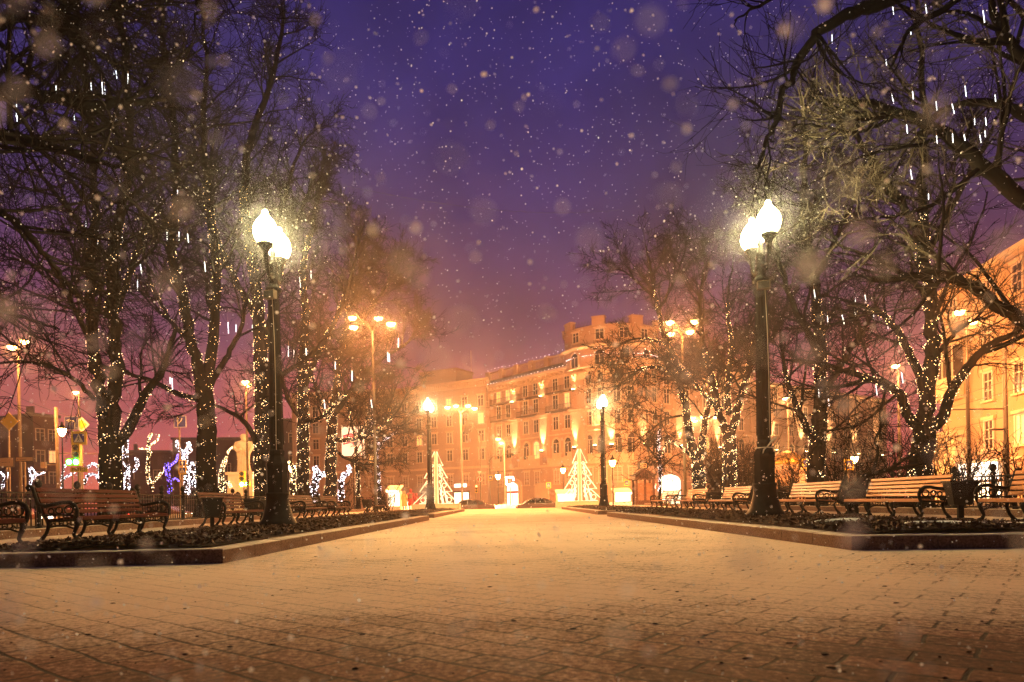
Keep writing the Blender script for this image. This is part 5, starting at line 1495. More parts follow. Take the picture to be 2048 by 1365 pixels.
# --- far dim houses
def far_house(px0, px1, py_top, D, label, floors, lit=()):
    a = P(px0, py_top, D); b = P(px1, py_top, D + 4)
    root = empty('distant_house', (a.x, a.y, Z_ST), label, 'building', 'dim distant houses')
    off = (a.x, a.y, Z_ST); h = a.z - Z_ST
    w = Wall((a.x, a.y), (b.x, b.y), Z_ST, root, off)
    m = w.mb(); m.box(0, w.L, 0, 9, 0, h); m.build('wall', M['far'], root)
    m = w.mb(); m.box(-0.3, w.L + 0.3, -0.4, 9.3, h + 0.004, h + 0.5); m.box(w.L * 0.3, w.L * 0.36, 2, 4, h + 0.504, h + 2.0); m.build('roof', M['roof'], root)
    n = max(2, int(w.L / 4.2))
    for i in range(n):
        for k in range(floors):
            window(w, w.L * (i + 0.5) / n, 2.0 + k * (h - 2.5) / floors, 1.5, 2.1, M['far'], 'rect', 2, 'warmwin' if (i, k) in lit else None)
    return root
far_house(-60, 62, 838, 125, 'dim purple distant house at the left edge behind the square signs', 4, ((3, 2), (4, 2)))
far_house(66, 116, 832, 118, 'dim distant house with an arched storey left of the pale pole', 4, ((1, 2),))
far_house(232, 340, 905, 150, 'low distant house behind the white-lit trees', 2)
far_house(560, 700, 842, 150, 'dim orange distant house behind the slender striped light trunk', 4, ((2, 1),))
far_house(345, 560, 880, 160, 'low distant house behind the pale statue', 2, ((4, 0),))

# ================================================================== LIT TREE FRAMES
def tree_frame(px, D, label, gid):
    c = P(px, 1000, D)
    t = empty('lit_tree_frame', (c.x, c.y, 0.0), label, 'light decoration', 'flat lit tree frames flanking the walk')
    Hh = 4.75; z0 = 0.55
    prof = [(0.10, Hh), (0.62, Hh - 1.15), (0.36, Hh - 1.12), (0.98, Hh - 2.15), (0.58, Hh - 2.12), (1.38, Hh - 3.25), (0.85, Hh - 3.22), (1.95, Hh - 4.25), (1.30, Hh - 4.22), (1.42, z0 + 0.02), (0.14, z0 + 0.02)]
    prof = [(x, z0 + (z - z0) if z > z0 else z) for x, z in prof]
    balls = [(0.30, 3.62, 0.10), (0.36, 3.22, 0.09), (0.42, 2.86, 0.17), (0.36, 2.30, 0.10), (0.70, 2.02, 0.18), (0.38, 1.76, 0.11), (0.50, 1.36, 0.18), (0.86, 1.10, 0.10), (0.46, 0.86 + 0.1, 0.10), (1.12, 0.86, 0.19), (0.74, 1.62 - 0.2, 0.08)]
    for ang in (R(-20), R(180 + 20)):
        h = MB()
        h.T = Matrix.Rotation(ang, 4, 'Z')
        q = [(x, 0, z + 0.0) for x, z in prof]
        h.tube(q, 0.042, 5, closed=True, smooth=False)
        for bx, bz, br in balls:
            h.tube([(bx + br * math.cos(a), 0, bz + br * math.sin(a)) for a in [2 * PI * i / 12 for i in range(12)]], 0.032, 5, closed=True)
            if bz < 1.5 or br < 0.12:
                h.tube([(bx + 0.02, 0, bz - br), (bx + 0.16, 0, max(z0, bz - br - 0.8))], 0.036, 5)
        h.tube([(0.5, 0, z0 + 0.02), (0.36, 0, 1.7)], 0.035, 5); h.tube([(1.0, 0, z0 + 0.02), (0.66, 0, 1.8)], 0.035, 5)
        h.build('light_outline', M['ledwhite'], t)
    m = MB(); m.box(-0.11, 0.11, -0.11, 0.11, 0.5, Hh - 0.1); m.build('mast', M['plinth'], t)
    m = MB(); m.box(-1.9, 1.9, -1.1, 1.1, 0.0, 0.5); m.box(-1.94, 1.94, -1.14, 1.14, 0.5, 0.54); m.build('plinth', M['plinth'], t)
    return t
tree_frame(873, 55, 'flat white lit fir-tree frame with ring baubles behind the left far lamp', 0)
tree_frame(1160, 55, 'flat white lit fir-tree frame with ring baubles left of the right far lamp', 1)

# ================================================================== KIOSK, DOME, STATUE, STALLS
c = P(1287, 1005, 58)
t = empty('kiosk', (c.x, c.y, 0.0), 'small timber kiosk with a pyramid roof and a lit sign box on top', 'kiosk')
w_ = 0.72
m = MB()
for sx in (-1, 1):
    for sy in (-1, 1):
        m.box(sx * w_ - 0.09, sx * w_ + 0.09, sy * w_ - 0.09, sy * w_ + 0.09, 0.12, 2.25)
m.box(-0.09, 0.09, -w_ - 0.06, -w_ + 0.06, 0.12, 2.25)
m.build('post', M['kiosk'], t)
m = MB(); m.box(-w_ + 0.09, w_ - 0.09, -w_ + 0.01, w_ - 0.01, 0.5, 1.95); m.build('panel', M['kiosk_pane'], t)
m = MB(); m.box(-0.85, 0.85, -0.85, 0.85, 0.0, 0.12); m.box(-0.84, 0.84, -0.84, 0.84, 2.254, 2.6); m.box(-0.70, 0.70, -0.70, 0.70, 0.124, 0.5); m.build('plinth', M['kiosk'], t)
m = MB(); m.frustum((0, 0), 0.95, 0.95, 0.14, 0.14, 2.604, 3.15); m.build('roof', M['kiosk'], t)
m = MB(); m.box(-0.42, 0.36, -0.15, 0.15, 3.154, 3.74); sb = m.build('sign_box', M['pole_dark'], t)
m = MB(); m.box(-0.24, 0.30, -0.17, -0.152, 3.24, 3.66); m.build('sign_face', M['warmwin'], sb)
text_mesh('oo', 0.42, 'lettering', M['red'], sb, (0.03, -0.18, 3.46))

c = P(1576, 985, 62)
t = empty('dome_pavilion', (c.x, c.y, Z_ST), 'small round pavilion with a gilded dome right of the nearest right lamp', 'pavilion')
hz = P(1576, 930, 62).z - Z_ST
m = MB(); m.lathe([(1.75, 0), (1.75, 0.5), (1.62, 0.52), (1.62, hz - 0.9)], 24, smooth=False); m.build('drum', M['stone_trim'], t)
m = MB(); m.lathe([(1.64, hz - 0.896), (1.95, hz - 0.6), (2.0, hz - 0.45), (1.6, hz - 0.3), (1.5, hz)], 24, smooth=False); m.build('cornice', M['stone_trim'], t)
m = MB(); m.lathe([(1.42 * math.cos(a), hz + 0.004 + 1.25 * math.sin(a)) for a in [PI / 2 * i / 10 for i in range(10)]] + [(0.04, hz + 1.27)], 24); m.build('dome', M['gold'], t)
for i in range(8):
    a = 2 * PI * i / 8
    m = MB(); m.lathe([(0.17, 0.504), (0.14, 0.6), (0.13, hz - 1.1), (0.18, hz - 0.9)], 10, (1.78 * math.cos(a), 1.78 * math.sin(a), 0)); m.build('column', M['stone_trim'], t)

# statue: robed figure on a pale pedestal
c = P(489, 985, 70)
zf = P(489, 945, 70).z - Z_ST; zt = P(489, 868, 70).z - Z_ST
t = empty('monument', (c.x, c.y, Z_ST), 'tall pale statue of a robed figure on a block pedestal', 'monument')
m = MB(); m.frustum((0, 0), 1.7, 1.7, 1.6, 1.6, 0, 0.5); m.frustum((0, 0), 1.35, 1.35, 1.2, 1.2, 0.504, zf - 0.3); m.box(-1.4, 1.4, -1.4, 1.4, zf - 0.296, zf - 0.01); m.build('pedestal', M['statue'], t)
hs = zt - zf
m = MB()
m.lathe([(0.21 * hs * a, zf + hs * b) for a, b in ((0.9, 0), (0.86, 0.05), (0.70, 0.2), (0.72, 0.4), (0.85, 0.55), (0.98, 0.68), (1.0, 0.76), (0.82, 0.80), (0.36, 0.825), (0.28, 0.85), (0.36, 0.88), (0.42, 0.92), (0.38, 0.97), (0.18, 0.998))], 18, sy=0.7)
m.tube([(-0.17 * hs, -0.02, zf + 0.78 * hs), (-0.21 * hs, -0.1, zf + 0.62 * hs), (-0.10 * hs, -0.17 * hs, zf + 0.55 * hs), (0.02, -0.19 * hs, zf + 0.60 * hs)], [0.055 * hs, 0.05 * hs, 0.042 * hs, 0.035 * hs], 8)
m.tube([(0.17 * hs, -0.02, zf + 0.78 * hs), (0.22 * hs, -0.1, zf + 0.62 * hs), (0.16 * hs, -0.12 * hs, zf + 0.46 * hs), (0.10 * hs, -0.17 * hs, zf + 0.42 * hs)], [0.055 * hs, 0.05 * hs, 0.042 * hs, 0.035 * hs], 8)
for i in range(9):
    a = -2.7 + i * 0.27
    m.tube([(0.17 * hs * math.cos(a), 0.125 * hs * math.sin(a), zf + 0.02 * hs), (0.15 * hs * math.cos(a), 0.11 * hs * math.sin(a), zf + 0.3 * hs), (0.185 * hs * math.cos(a), 0.13 * hs * math.sin(a), zf + 0.6 * hs)], 0.014 * hs, 5)
m.build('figure', M['statue'], t)
fl = empty('floodlight', (c.x + 1.0, c.y - 12.0, Z_ST), 'small floodlight at the foot of the statue', 'floodlight')
m = MB(); m.box(-0.2, 0.2, -0.12, 0.12, 0.0, 0.3); m.build('housing', M['pole_dark'], fl)
spot('spot_beam', fl, (0, 0.2, 0.5), UP_W * 0.5, (1.0, 0.86, 0.60), R(50), tilt=(R(112), 0, R(5)))

def stall(px, px2, py, D, label, deep=1.6):
    """lit street stall with a glowing awning edge"""
    a = P(px, py, D); b = P(px2, py, D)
    root = empty('street_stall', ((a.x + b.x) / 2, D, Z_ST), label, 'stall', 'lit stalls by the corner house')
    w = (b.x - a.x) / 2; h = a.z - Z_ST
    m = MB(); m.box(-w, w, 0, deep, 0.0, h - 0.3); m.build('cabin', M['stone_trim'], root)
    m = MB(); m.box(-w * 0.9, w * 0.9, -0.06, -0.005, 0.9, h - 0.45); m.build('counter_window', M['shopwin'], root)
    m = MB(); m.add([(-w - 0.1, -0.9, h - 0.35), (w + 0.1, -0.9, h - 0.35), (w + 0.1, deep + 0.1, h + 0.25), (-w - 0.1, deep + 0.1, h + 0.25), (-w - 0.1, -0.9, h - 0.28), (w + 0.1, -0.9, h - 0.28), (w + 0.1, deep + 0.1, h + 0.33), (-w - 0.1, deep + 0.1, h + 0.33)],
                    [(0, 3, 2, 1), (4, 5, 6, 7), (0, 1, 5, 4), (1, 2, 6, 5), (2, 3, 7, 6), (3, 0, 4, 7)]); m.build('awning', M['plinth'], root)
    m = MB(); m.box(-w, w, -0.98, -0.905, h - 0.42, h - 0.24); m.build('light_strip', M['signlit'], root)
stall(1114, 1150, 985, 78, 'bright-edged stall behind the left half of the right lit tree frame')
stall(1228, 1262, 982, 78, 'bright-edged stall between the far right lamp and the timber kiosk')
stall(775, 800, 977, 70, 'small stall with a white lit edge left of the people')

# bright screen behind the left trees
c = P(706, 870, 75)
t = empty('advertising_screen', (c.x, c.y, Z_ST), 'tall lit screen with white and red shapes behind the left trees', 'screen')
zb_, zt_ = P(706, 914, 75).z - Z_ST, P(706, 852, 75).z - Z_ST
wv = 1.35
m = MB(); m.box(-wv, wv, 0, 0.35, zb_, zt_); m.build('casing', M['black'], t)
m = MB(); m.box(-wv + 0.1, wv - 0.1, -0.02, -0.004, zb_ + 0.1, zt_ - 0.1); m.build('screen', M['adwhite'], t)
m = MB()
for i in range(5):
    z = zb_ + 1.4 + i * 0.22
    m.tube([(-wv + 0.25, -0.05, z), (-0.2, -0.05, z + 0.22), (0.1, -0.05, z + 0.05)], 0.10, 5)
m.lathe([(0.03, -0.05), (0.36, 0.0), (0.03, 0.05)], 12, (0.75, -0.08, zb_ + 1.75)); m.build('red_shape', M['adred'], t)
m = MB(); m.tube([(0, 0.18, 0), (0, 0.18, zb_)], 0.12, 8); m.build('pole', M['pole_dark'], t)

# light-wrapped sculptural trees on the far side of the street (left)
def light_tree(px, py, D, label, paths, gm, bulb=0.07, dens=26):
    b = P(px, py, D)
    root = empty('pruned_tree', (b.x, b.y, Z_ST), label + ' (bare stem)', 'tree', 'pruned trees covered in lights')
    root['label'] = label
    off = (b.x, b.y, Z_ST)
    TR = Verts(); bl = []
    for pts, r0, r1 in paths:
        raw = [tuple(P(x, y, D + random.uniform(-0.4, 0.4))) for x, y in pts]
        c = cat(raw, len(raw) * 5); n = len(c)
        rad = np.linspace(r0, r1, n)
        TR.add(*tubes(c[None], rad[None], 7))
        sl = np.linalg.norm(np.diff(c, axis=0), axis=1).sum()
        for k in range(int(sl * dens)):
            i = random.randrange(n - 1); f = random.random()
            p = c[i] * (1 - f) + c[i + 1] * f
            d = rng.normal(0, 1, 3); d /= np.linalg.norm(d)
            bl.append(p + d * rad[i] * 1.05)
    TR.mesh('stem', M['bark'], root, off)
    B = np.array(bl); n = len(B); rb = bulb * 0.55 * rng.uniform(0.6, 1.3, n)
    o6 = np.array([[1, 0, 0], [-1, 0, 0], [0, 1, 0], [0, -1, 0], [0, 0, 1], [0, 0, -1]], float)
    v = (B[:, None] + o6[None] * rb[:, None, None]).reshape(-1, 3)
    f = np.array([[0, 2, 4], [2, 1, 4], [1, 3, 4], [3, 0, 4], [2, 0, 5], [1, 2, 5], [3, 1, 5], [0, 3, 5]])
    q = (np.arange(n)[:, None, None] * 6 + f[None]).reshape(-1, 3)
    o = np_mesh('fairy_lights', v, q, M[gm], None, True)
    tag(o, 'lights on the ' + label, 'fairy lights', 'fairy light strings on the trees')
D5 = 58
light_tree(255, 975, D5, 'knobbly white-lit pruned tree right of the leftmost trunk', [([(254, 985), (254, 940), (250, 900), (254, 870)], 0.22, 0.22), ([(245, 955), (265, 942), (275, 930), (272, 918)], 0.2, 0.1), ([(250, 900), (242, 890), (240, 880)], 0.15, 0.1)], 'fairyw', 0.085, 60)
light_tree(298, 975, D5, 'yellow-lit pruned tree with a tall wavy stem', [([(305, 980), (295, 950), (298, 910), (297, 880), (303, 868)], 0.16, 0.10), ([(303, 905), (290, 898), (276, 898)], 0.08, 0.05), ([(304, 890), (315, 880), (318, 870)], 0.08, 0.04), ([(305, 965), (320, 950), (330, 935)], 0.12, 0.05)], 'fairy', 0.07, 50)
light_tree(340, 978, D5, 'blue-lit pruned tree between yellow and white ones', [([(340, 985), (338, 960), (333, 940), (333, 926)], 0.16, 0.14), ([(335, 942), (343, 930), (352, 922), (356, 910)], 0.1, 0.05), ([(338, 962), (350, 958), (358, 962)], 0.08, 0.04)], 'fairyb', 0.085, 60)
light_tree(372, 978, D5, 'bright white pruned tree with raised knobbly arms', [([(374, 985), (372, 955), (370, 925), (369, 905)], 0.24, 0.2), ([(368, 908), (356, 895), (354, 883)], 0.14, 0.1), ([(370, 905), (378, 893), (376, 885)], 0.14, 0.1), ([(371, 908), (383, 900)], 0.14, 0.14)], 'fairyw', 0.09, 80)
light_tree(388, 975, D5 + 4, 'broad white-lit clump beside the thick left trunk', [([(386, 970), (384, 945), (388, 930)], 0.35, 0.3), ([(390, 965), (391, 940)], 0.25, 0.2)], 'fairyw', 0.1, 70)
light_tree(60, 965, D5, 'white-lit shrub-like tree left of the pale pole', [([(60, 975), (62, 955), (58, 938)], 0.1, 0.05), ([(62, 960), (75, 950), (90, 945)], 0.1, 0.04), ([(66, 955), (70, 945), (62, 935)], 0.07, 0.03)], 'fairyw', 0.06, 60)
light_tree(8, 965, D5, 'small white-lit tree at the left edge', [([(5, 975), (8, 955), (2, 945)], 0.1, 0.05), ([(8, 958), (18, 952), (16, 946)], 0.08, 0.04)], 'fairyw', 0.06, 60)
light_tree(128, 965, D5, 'white-lit looping tree left of the green signal', [([(122, 975), (124, 955), (128, 935), (134, 930)], 0.12, 0.06), ([(126, 960), (140, 950), (150, 945)], 0.1, 0.05)], 'fairyw', 0.06, 60)
light_tree(190, 965, D5, 'white-lit looping tree between the green signal and the leftmost trunk', [([(168, 970), (176, 952), (190, 950), (198, 965)], 0.12, 0.08), ([(176, 935), (186, 928), (196, 935), (198, 955)], 0.10, 0.07)], 'fairyw', 0.06, 60)
light_tree(450, 975, D5 + 6, 'orange-lit spiral shrub right of the thick left trunk', [([(445, 985), (442, 960), (445, 935), (452, 915)], 0.3, 0.1), ([(440, 980), (455, 965), (462, 975)], 0.2, 0.1), ([(450, 930), (456, 905), (464, 895)], 0.1, 0.04)], 'fairy', 0.075, 60)
light_tree(592, 990, D5, 'white-lit pruned tree right behind the nearest left lamp', [([(592, 1000), (585, 970), (588, 945), (580, 925)], 0.28, 0.15), ([(588, 960), (600, 945), (602, 930)], 0.16, 0.08)], 'fairy', 0.07, 60)
light_tree(632, 990, D5, 'bright white pruned tree between the two slender light trunks', [([(630, 1000), (628, 975), (634, 950), (630, 935)], 0.4, 0.2), ([(632, 960), (645, 948), (650, 950)], 0.25, 0.12)], 'fairyw', 0.09, 80)
light_tree(690, 985, D5, 'warm white pruned tree with a raised arm left of the thin stem', [([(683, 1000), (682, 970), (684, 955), (692, 948)], 0.25, 0.2), ([(692, 950), (700, 940), (696, 930)], 0.2, 0.1)], 'fairyw', 0.085, 70)

# ================================================================== SIGNS AND SIGNALS
def pole_at(parent, h, r=0.05, m_='pole'):
    m = MB(); m.lathe([(r * 1.4, 0), (r, 0.1), (r, h)], 8); return m.build('pole', M[m_], parent)
def plate(parent, name, x, z, w, h, outer, inner=None, rot=0.0, y=-0.08, border=0.08):
    m = MB(); m.T = Matrix.Translation((x, y, z)) @ Matrix.Rotation(rot, 4, 'Y')
    m.box(-w / 2, w / 2, -0.015, 0.015, -h / 2, h / 2, 0)
    if inner:
        bw = w * border; m.box(-w / 2 + bw, w / 2 - bw, -0.022, -0.017, -h / 2 + bw, h / 2 - bw, 1)
    return m.build(name, [M[outer], M[inner or outer]], parent)
def pedestrian(parent, x, z, s, y=-0.12):
    """white triangle with a walking figure"""
    m = MB(); m.T = Matrix.Translation((x, y, z))
    m.prism([(-0.5 * s, -0.42 * s), (0.5 * s, -0.42 * s), (0, 0.48 * s)], -0.004, 0.004, 0)
    m.tube([(0, -0.014, 0.16 * s), (0.0, -0.014, -0.08 * s)], 0.045 * s, 5, 1)
    m.tube([(0, -0.014, -0.05 * s), (-0.14 * s, -0.014, -0.34 * s)], 0.035 * s, 5, 1)
    m.tube([(0, -0.014, -0.05 * s), (0.12 * s, -0.014, -0.34 * s)], 0.035 * s, 5, 1)
    m.tube([(0, -0.014, 0.10 * s), (-0.16 * s, -0.014, -0.02 * s)], 0.03 * s, 5, 1)
    m.tube([(0, -0.014, 0.10 * s), (0.14 * s, -0.014, -0.04 * s)], 0.03 * s, 5, 1)
    m.lathe([(0.01, -0.06 * s), (0.055 * s, 0), (0.01, 0.06 * s)], 8, (0, -0.014, 0.23 * s), 1)
    return m.build('pictogram', [M['signwhite'], M['black']], parent)
Ds = 40.0
def rel(root, px, py, D):
    p = P(px, py, D); return p.x - root.location.x, p.z - root.location.z
k_ = Ds / F
# traffic signal group at left: one pole with signs and green light
c = P(158, 985, Ds)
t = empty('traffic_signal', (c.x, c.y, 0.1), 'green traffic signal with side arrow under the yellow crossing sign', 'traffic light', 'traffic signals round the square')
x, z = rel(t, 160, 862, Ds); pole_at(t, z, 0.06)
def signal(t, px, py, D, s, lamp, arrow=0, back=False):
    x, z = rel(t, px, py, D)
    m = MB(); m.box(x - 0.21 * s, x + 0.21 * s, -0.32 * s, -0.08, z - 0.62 * s, z + 0.62 * s)
    if arrow: m.box(x + (0.212 * s if arrow > 0 else -0.62 * s), x + (0.62 * s if arrow > 0 else -0.212 * s), -0.32 * s, -0.08, z - 0.62 * s, z - 0.2 * s)
    hd = m.build('signal_head', M['yellow'] if not back else M['black'], t)
    for i, dz in enumerate((0.4, 0.0, -0.4)):
        q = MB(); q.T = Matrix.Translation((x, -0.33 * s - 0.004, z + dz * s)) @ Matrix.Rotation(PI / 2, 4, 'X')
        q.lathe([(0.15 * s, 0.0), (0.15 * s, 0.03), (0.05 * s, 0.05)], 12)
        on = lamp == ('red', 'amber', 'green')[i]
        q.build('signal_lamp', M['redlight'] if on and i == 0 else M['green'] if on and i == 2 else M['black'], hd)
        q = MB()
        q.tube([(x + 0.17 * s * math.cos(a), -0.42 * s, z + dz * s + 0.17 * s * math.sin(a)) for a in [PI * j / 8 for j in range(9)]], 0.03 * s, 4)
        q.build('visor', M['black'], hd)
    if arrow:
        q = MB(); q.T = Matrix.Translation((x + arrow * 0.41 * s, -0.33 * s - 0.004, z - 0.4 * s)) @ Matrix.Rotation(PI / 2, 4, 'X')
        q.lathe([(0.13 * s, 0.0), (0.13 * s, 0.03), (0.05 * s, 0.05)], 12); q.build('arrow_lamp', M['green'] if lamp == 'green' else M['black'], hd)
signal(t, 159, 911, Ds, 1.0, 'green', -1)
x, z = rel(t, 160, 940, Ds)
pl = plate(t, 'stop_plate', x, z, 1.0, 0.28, 'yellow')
text_mesh('СТОП', 0.27, 'lettering', M['black'], pl, (x, -0.11, z), mirror=True)
x, z = rel(t, 160, 877, Ds)
cs = plate(t, 'crossing_sign', x, z, 0.93, 0.80, 'yellow', 'blue', y=-0.1, border=0.16); pedestrian(cs, x, z, 0.52, -0.14)
# blue turn sign with a yellow diamond behind
c = P(146, 985, Ds + 2)
t = empty('direction_sign', (c.x, c.y, 0.1), 'blue lane sign with white left-turn arrows above the signal', 'sign')
x, z = rel(t, 145, 847, Ds + 2); pole_at(t, z + 0.4, 0.05)
bs = plate(t, 'sign_plate', x, z, 0.86, 0.80, 'signwhite', 'blue', border=0.035)
m = MB(); m.T = Matrix.Translation((x, -0.11, z))
m.tube([(0.20, 0, -0.36), (0.20, 0, 0.05), (0.12, 0, 0.14), (-0.08, 0, 0.16)], 0.035, 5); m.prism([(-0.34, 0.17), (-0.08, 0.28), (-0.08, 0.06)], -0.01, 0.01)
m.tube([(-0.06, 0, -0.36), (-0.06, 0, 0.05)], 0.018, 4); m.tube([(0.34, 0, -0.36), (0.34, 0, 0.3)], 0.012, 4); m.build('arrow', M['signwhite'], bs)
c = P(166, 985, Ds + 5)
t = empty('priority_sign', (c.x, c.y, 0.1), 'yellow diamond road sign half hidden behind the blue turn sign', 'sign', 'diamond road signs')
x, z = rel(t, 165, 850, Ds + 5); pole_at(t, z, 0.05)
ps = plate(t, 'sign_plate', x, z, 0.72, 0.72, 'signwhite', 'yellow', PI / 4, border=0.16)
c = P(20, 985, Ds)
t = empty('priority_sign', (c.x, c.y, 0.1), 'yellow diamond road sign at the left edge', 'sign', 'diamond road signs')
x, z = rel(t, 20, 844, Ds); pole_at(t, z, 0.05)
plate(t, 'sign_plate', x, z, 0.75, 0.75, 'yellow', 'yellow', PI / 4, border=0.2)
# blue sign with fork arrow
c = P(361, 985, Ds + 8)
t = empty('direction_sign', (c.x, c.y, 0.1), 'dark blue sign with a forked white arrow among the left branches', 'sign')
x, z = rel(t, 361, 844, Ds + 8); pole_at(t, z, 0.05)
bs = plate(t, 'sign_plate', x, z, 0.86, 0.80, 'signwhite', 'blue', border=0.035)
m = MB(); m.T = Matrix.Translation((x, -0.11, z)); m.tube([(-0.15, 0, -0.34), (-0.15, 0, 0.2)], 0.03, 5); m.tube([(-0.15, 0, -0.2), (0.1, 0, 0.06), (0.16, 0, 0.24)], 0.03, 5); m.prism([(-0.26, 0.18), (-0.04, 0.18), (-0.15, 0.36)], -0.01, 0.01); m.build('arrow', M['signwhite'], bs)
# pair of square signs
c = P(366, 990, 46)
t = empty('crossing_sign', (c.x, c.y, 0.1), 'two stacked yellow-rimmed signs in front of the white-lit tree', 'sign')
x, z = rel(t, 366, 927, 46); pole_at(t, z, 0.05); a_ = plate(t, 'arrow_plate', x, z, 0.5, 0.43, 'yellow', 'blue', border=0.12)
m = MB(); m.T = Matrix.Translation((x, -0.115, z)); m.tube([(0, 0, -0.16), (0, 0, 0.03)], 0.035, 5); m.prism([(-0.09, 0.02), (0.09, 0.02), (0, 0.17)], -0.01, 0.01); m.build('arrow', M['signwhite'], a_)
x, z = rel(t, 366, 941, 46); a_ = plate(t, 'pedestrian_plate', x, z - 0.02, 0.52, 0.5, 'yellow', 'blue', border=0.12, y=-0.08); pedestrian(a_, x, z - 0.02, 0.34)
# white boards at the left edge
for (px, py, w, h, lb) in ((14, 925, 0.95, 0.58, 'square pale board on a post at the left edge'), (51, 919, 1.05, 0.30, 'flat pale direction board beside the square one')):
    c = P(px, 985, Ds)
    t = empty('notice_board', (c.x, c.y, 0.1), lb, 'sign')
    x, z = rel(t, px, py, Ds); pole_at(t, z, 0.045)
    b_ = plate(t, 'board', x, z, w, h, 'pole_dark', 'cream', border=0.04)
    m = MB(); m.T = Matrix.Translation((x, -0.115, z))
    m.box(-w * 0.25, w * 0.12, -0.005, 0.005, -0.02, 0.0); m.lathe([(0.01, -0.03), (0.045, 0), (0.01, 0.03)], 8, (w * 0.24 if h > 0.4 else -w * 0.36, 0, 0)); m.build('marking', M['black'], b_)
# small bracket signal seen edge-on
# pale pole at left with wire arm
c = P(115, 985, 44)
t = empty('tram_pole', (c.x, c.y, Z_ST), 'pale leaning pole left of the lantern beside the signs', 'pole', 'poles carrying the overhead wires')
ht = P(114, 815, 44).z - Z_ST
m = MB(); m.tube([(0.12, 0, 0), (0, 0, ht)], [0.13, 0.10], 8); m.build('mast', M['pole'], t)
m = MB(); m.tube([(0.05, 0, ht * 0.62), (4.8, 0, ht * 0.6)], 0.03, 5); m.build('bracket', M['pole'], t)
m = MB(); m.box(-1.0, -0.7, -0.1, 0.1, ht * 0.50, ht * 0.55); m.tube([(-0.7, 0, ht * 0.525), (0.06, 0, ht * 0.525)], 0.02, 5); m.build('camera_box', M['pole'], t)
# second green signal before the statue
c = P(488, 990, 62)
t = empty('traffic_signal', (c.x, c.y, Z_ST), 'green traffic signal glowing at the statue pedestal', 'traffic light', 'traffic signals round the square')
x, z = rel(t, 487, 955, 62); pole_at(t, z, 0.06); signal(t, 487, 959, 62, 1.15, 'green', 1)
# far signals in front of the corner house
c = P(962, 1012, 66)
t = empty('traffic_signal', (c.x, c.y, Z_ST), 'traffic signal hanging on a curved arm beside the four-headed street light', 'traffic light', 'traffic signals round the square')
zt_ = P(962, 862, 66).z - Z_ST
m = MB(); m.lathe([(0.10, 0), (0.07, 0.3), (0.065, zt_ - 0.5)], 8); m.build('pole', M['pole'], t)
xa, za = rel(t, 936, 852, 66)
m = MB(); m.tube([(0, 0, zt_ - 0.6), (-0.25, 0, zt_ - 0.1), (xa * 0.6, 0, za + 0.1), (xa, 0, za + 0.25)], 0.04, 6); m.build('arm', M['pole'], t)
m = MB(); m.T = Matrix.Translation((xa, 0, za)) @ Matrix.Rotation(R(14), 4, 'Y')
m.box(-0.28, 0.2, -0.1, 0.1, -0.75, 0.55)
for dz in (0.3, -0.1, -0.5): m.frustum((0.28, 0), 0.1, 0.16, 0.2, 0.18, dz - 0.12, dz + 0.16)
m.build('signal_head', M['pole_dark'], t)
c = P(952, 1012, 64)
t = empty('traffic_signal', (c.x, c.y, Z_ST), 'low red-lit traffic signal under a round no-entry sign', 'traffic light', 'traffic signals round the square')
x, z = rel(t, 956, 950, 64); pole_at(t, z + 0.2, 0.045); signal(t, 953, 978, 64, 0.62, 'red')
x, z = rel(t, 959, 959, 64)
m = MB(); m.T = Matrix.Translation((x, -0.09, z)) @ Matrix.Rotation(PI / 2, 4, 'X'); m.lathe([(0.26, 0), (0.26, 0.02)], 18, mi=0); m.lathe([(0.20, 0.021), (0.20, 0.026)], 18, mi=1); m.T = Matrix.Translation((x, -0.12, z)); m.box(-0.045, 0.045, -0.006, 0.006, -0.15, 0.15, 0)
m.build('round_sign', [M['signwhite'], M['red']], t)
x, z = rel(t, 959, 946, 64)
m = MB(); m.prism([(x - 0.22, z + 0.16), (x + 0.22, z + 0.16), (x, z - 0.2)], -0.11, -0.08); m.build('triangle_sign', M['signwhite'], t)
def crossing(px, py, py0, D, label, w=0.62, arm=None):
    c = P(px, py0, D)
    t = empty('crossing_sign', (c.x, c.y, Z_ST), label, 'sign', 'square crossing signs')
    x, z = rel(t, px, py, D); pole_at(t, z + 0.3, 0.05)
    if arm:
        xa, za = rel(t, arm[0], arm[1], D)
        m = MB(); m.tube([(0, 0, z + 0.3), (0, 0, za - 0.7), (xa * 0.12, 0, za - 0.35), (xa, 0, za)], 0.05, 6); m.build('arm', M['pole'], t)
    s_ = plate(t, 'sign_plate', x, z, w, w * 1.2, 'yellow', 'blue', border=0.15); pedestrian(s_, x, z, w * 0.6)
crossing(981, 956, 1012, 66, 'yellow crossing sign on a post with a long bracket before the grey house', 0.42, (1040, 905))
crossing(1097, 971, 1008, 84, 'tiny yellow crossing sign left of the right lit tree frame', 0.6)
crossing(1253, 966, 1008, 84, 'tiny white crossing sign over the stall by the kiosk', 0.6)
crossing(1697, 930, 990, 56, 'yellow crossing sign beside the glowing lantern on the right', 0.72)
crossing(1612, 928, 985, 58, 'yellow crossing sign half hidden by the dark forked trunk', 0.7)
crossing(1441, 962, 990, 58, 'red-glowing crossing sign behind the golden benches', 0.5)
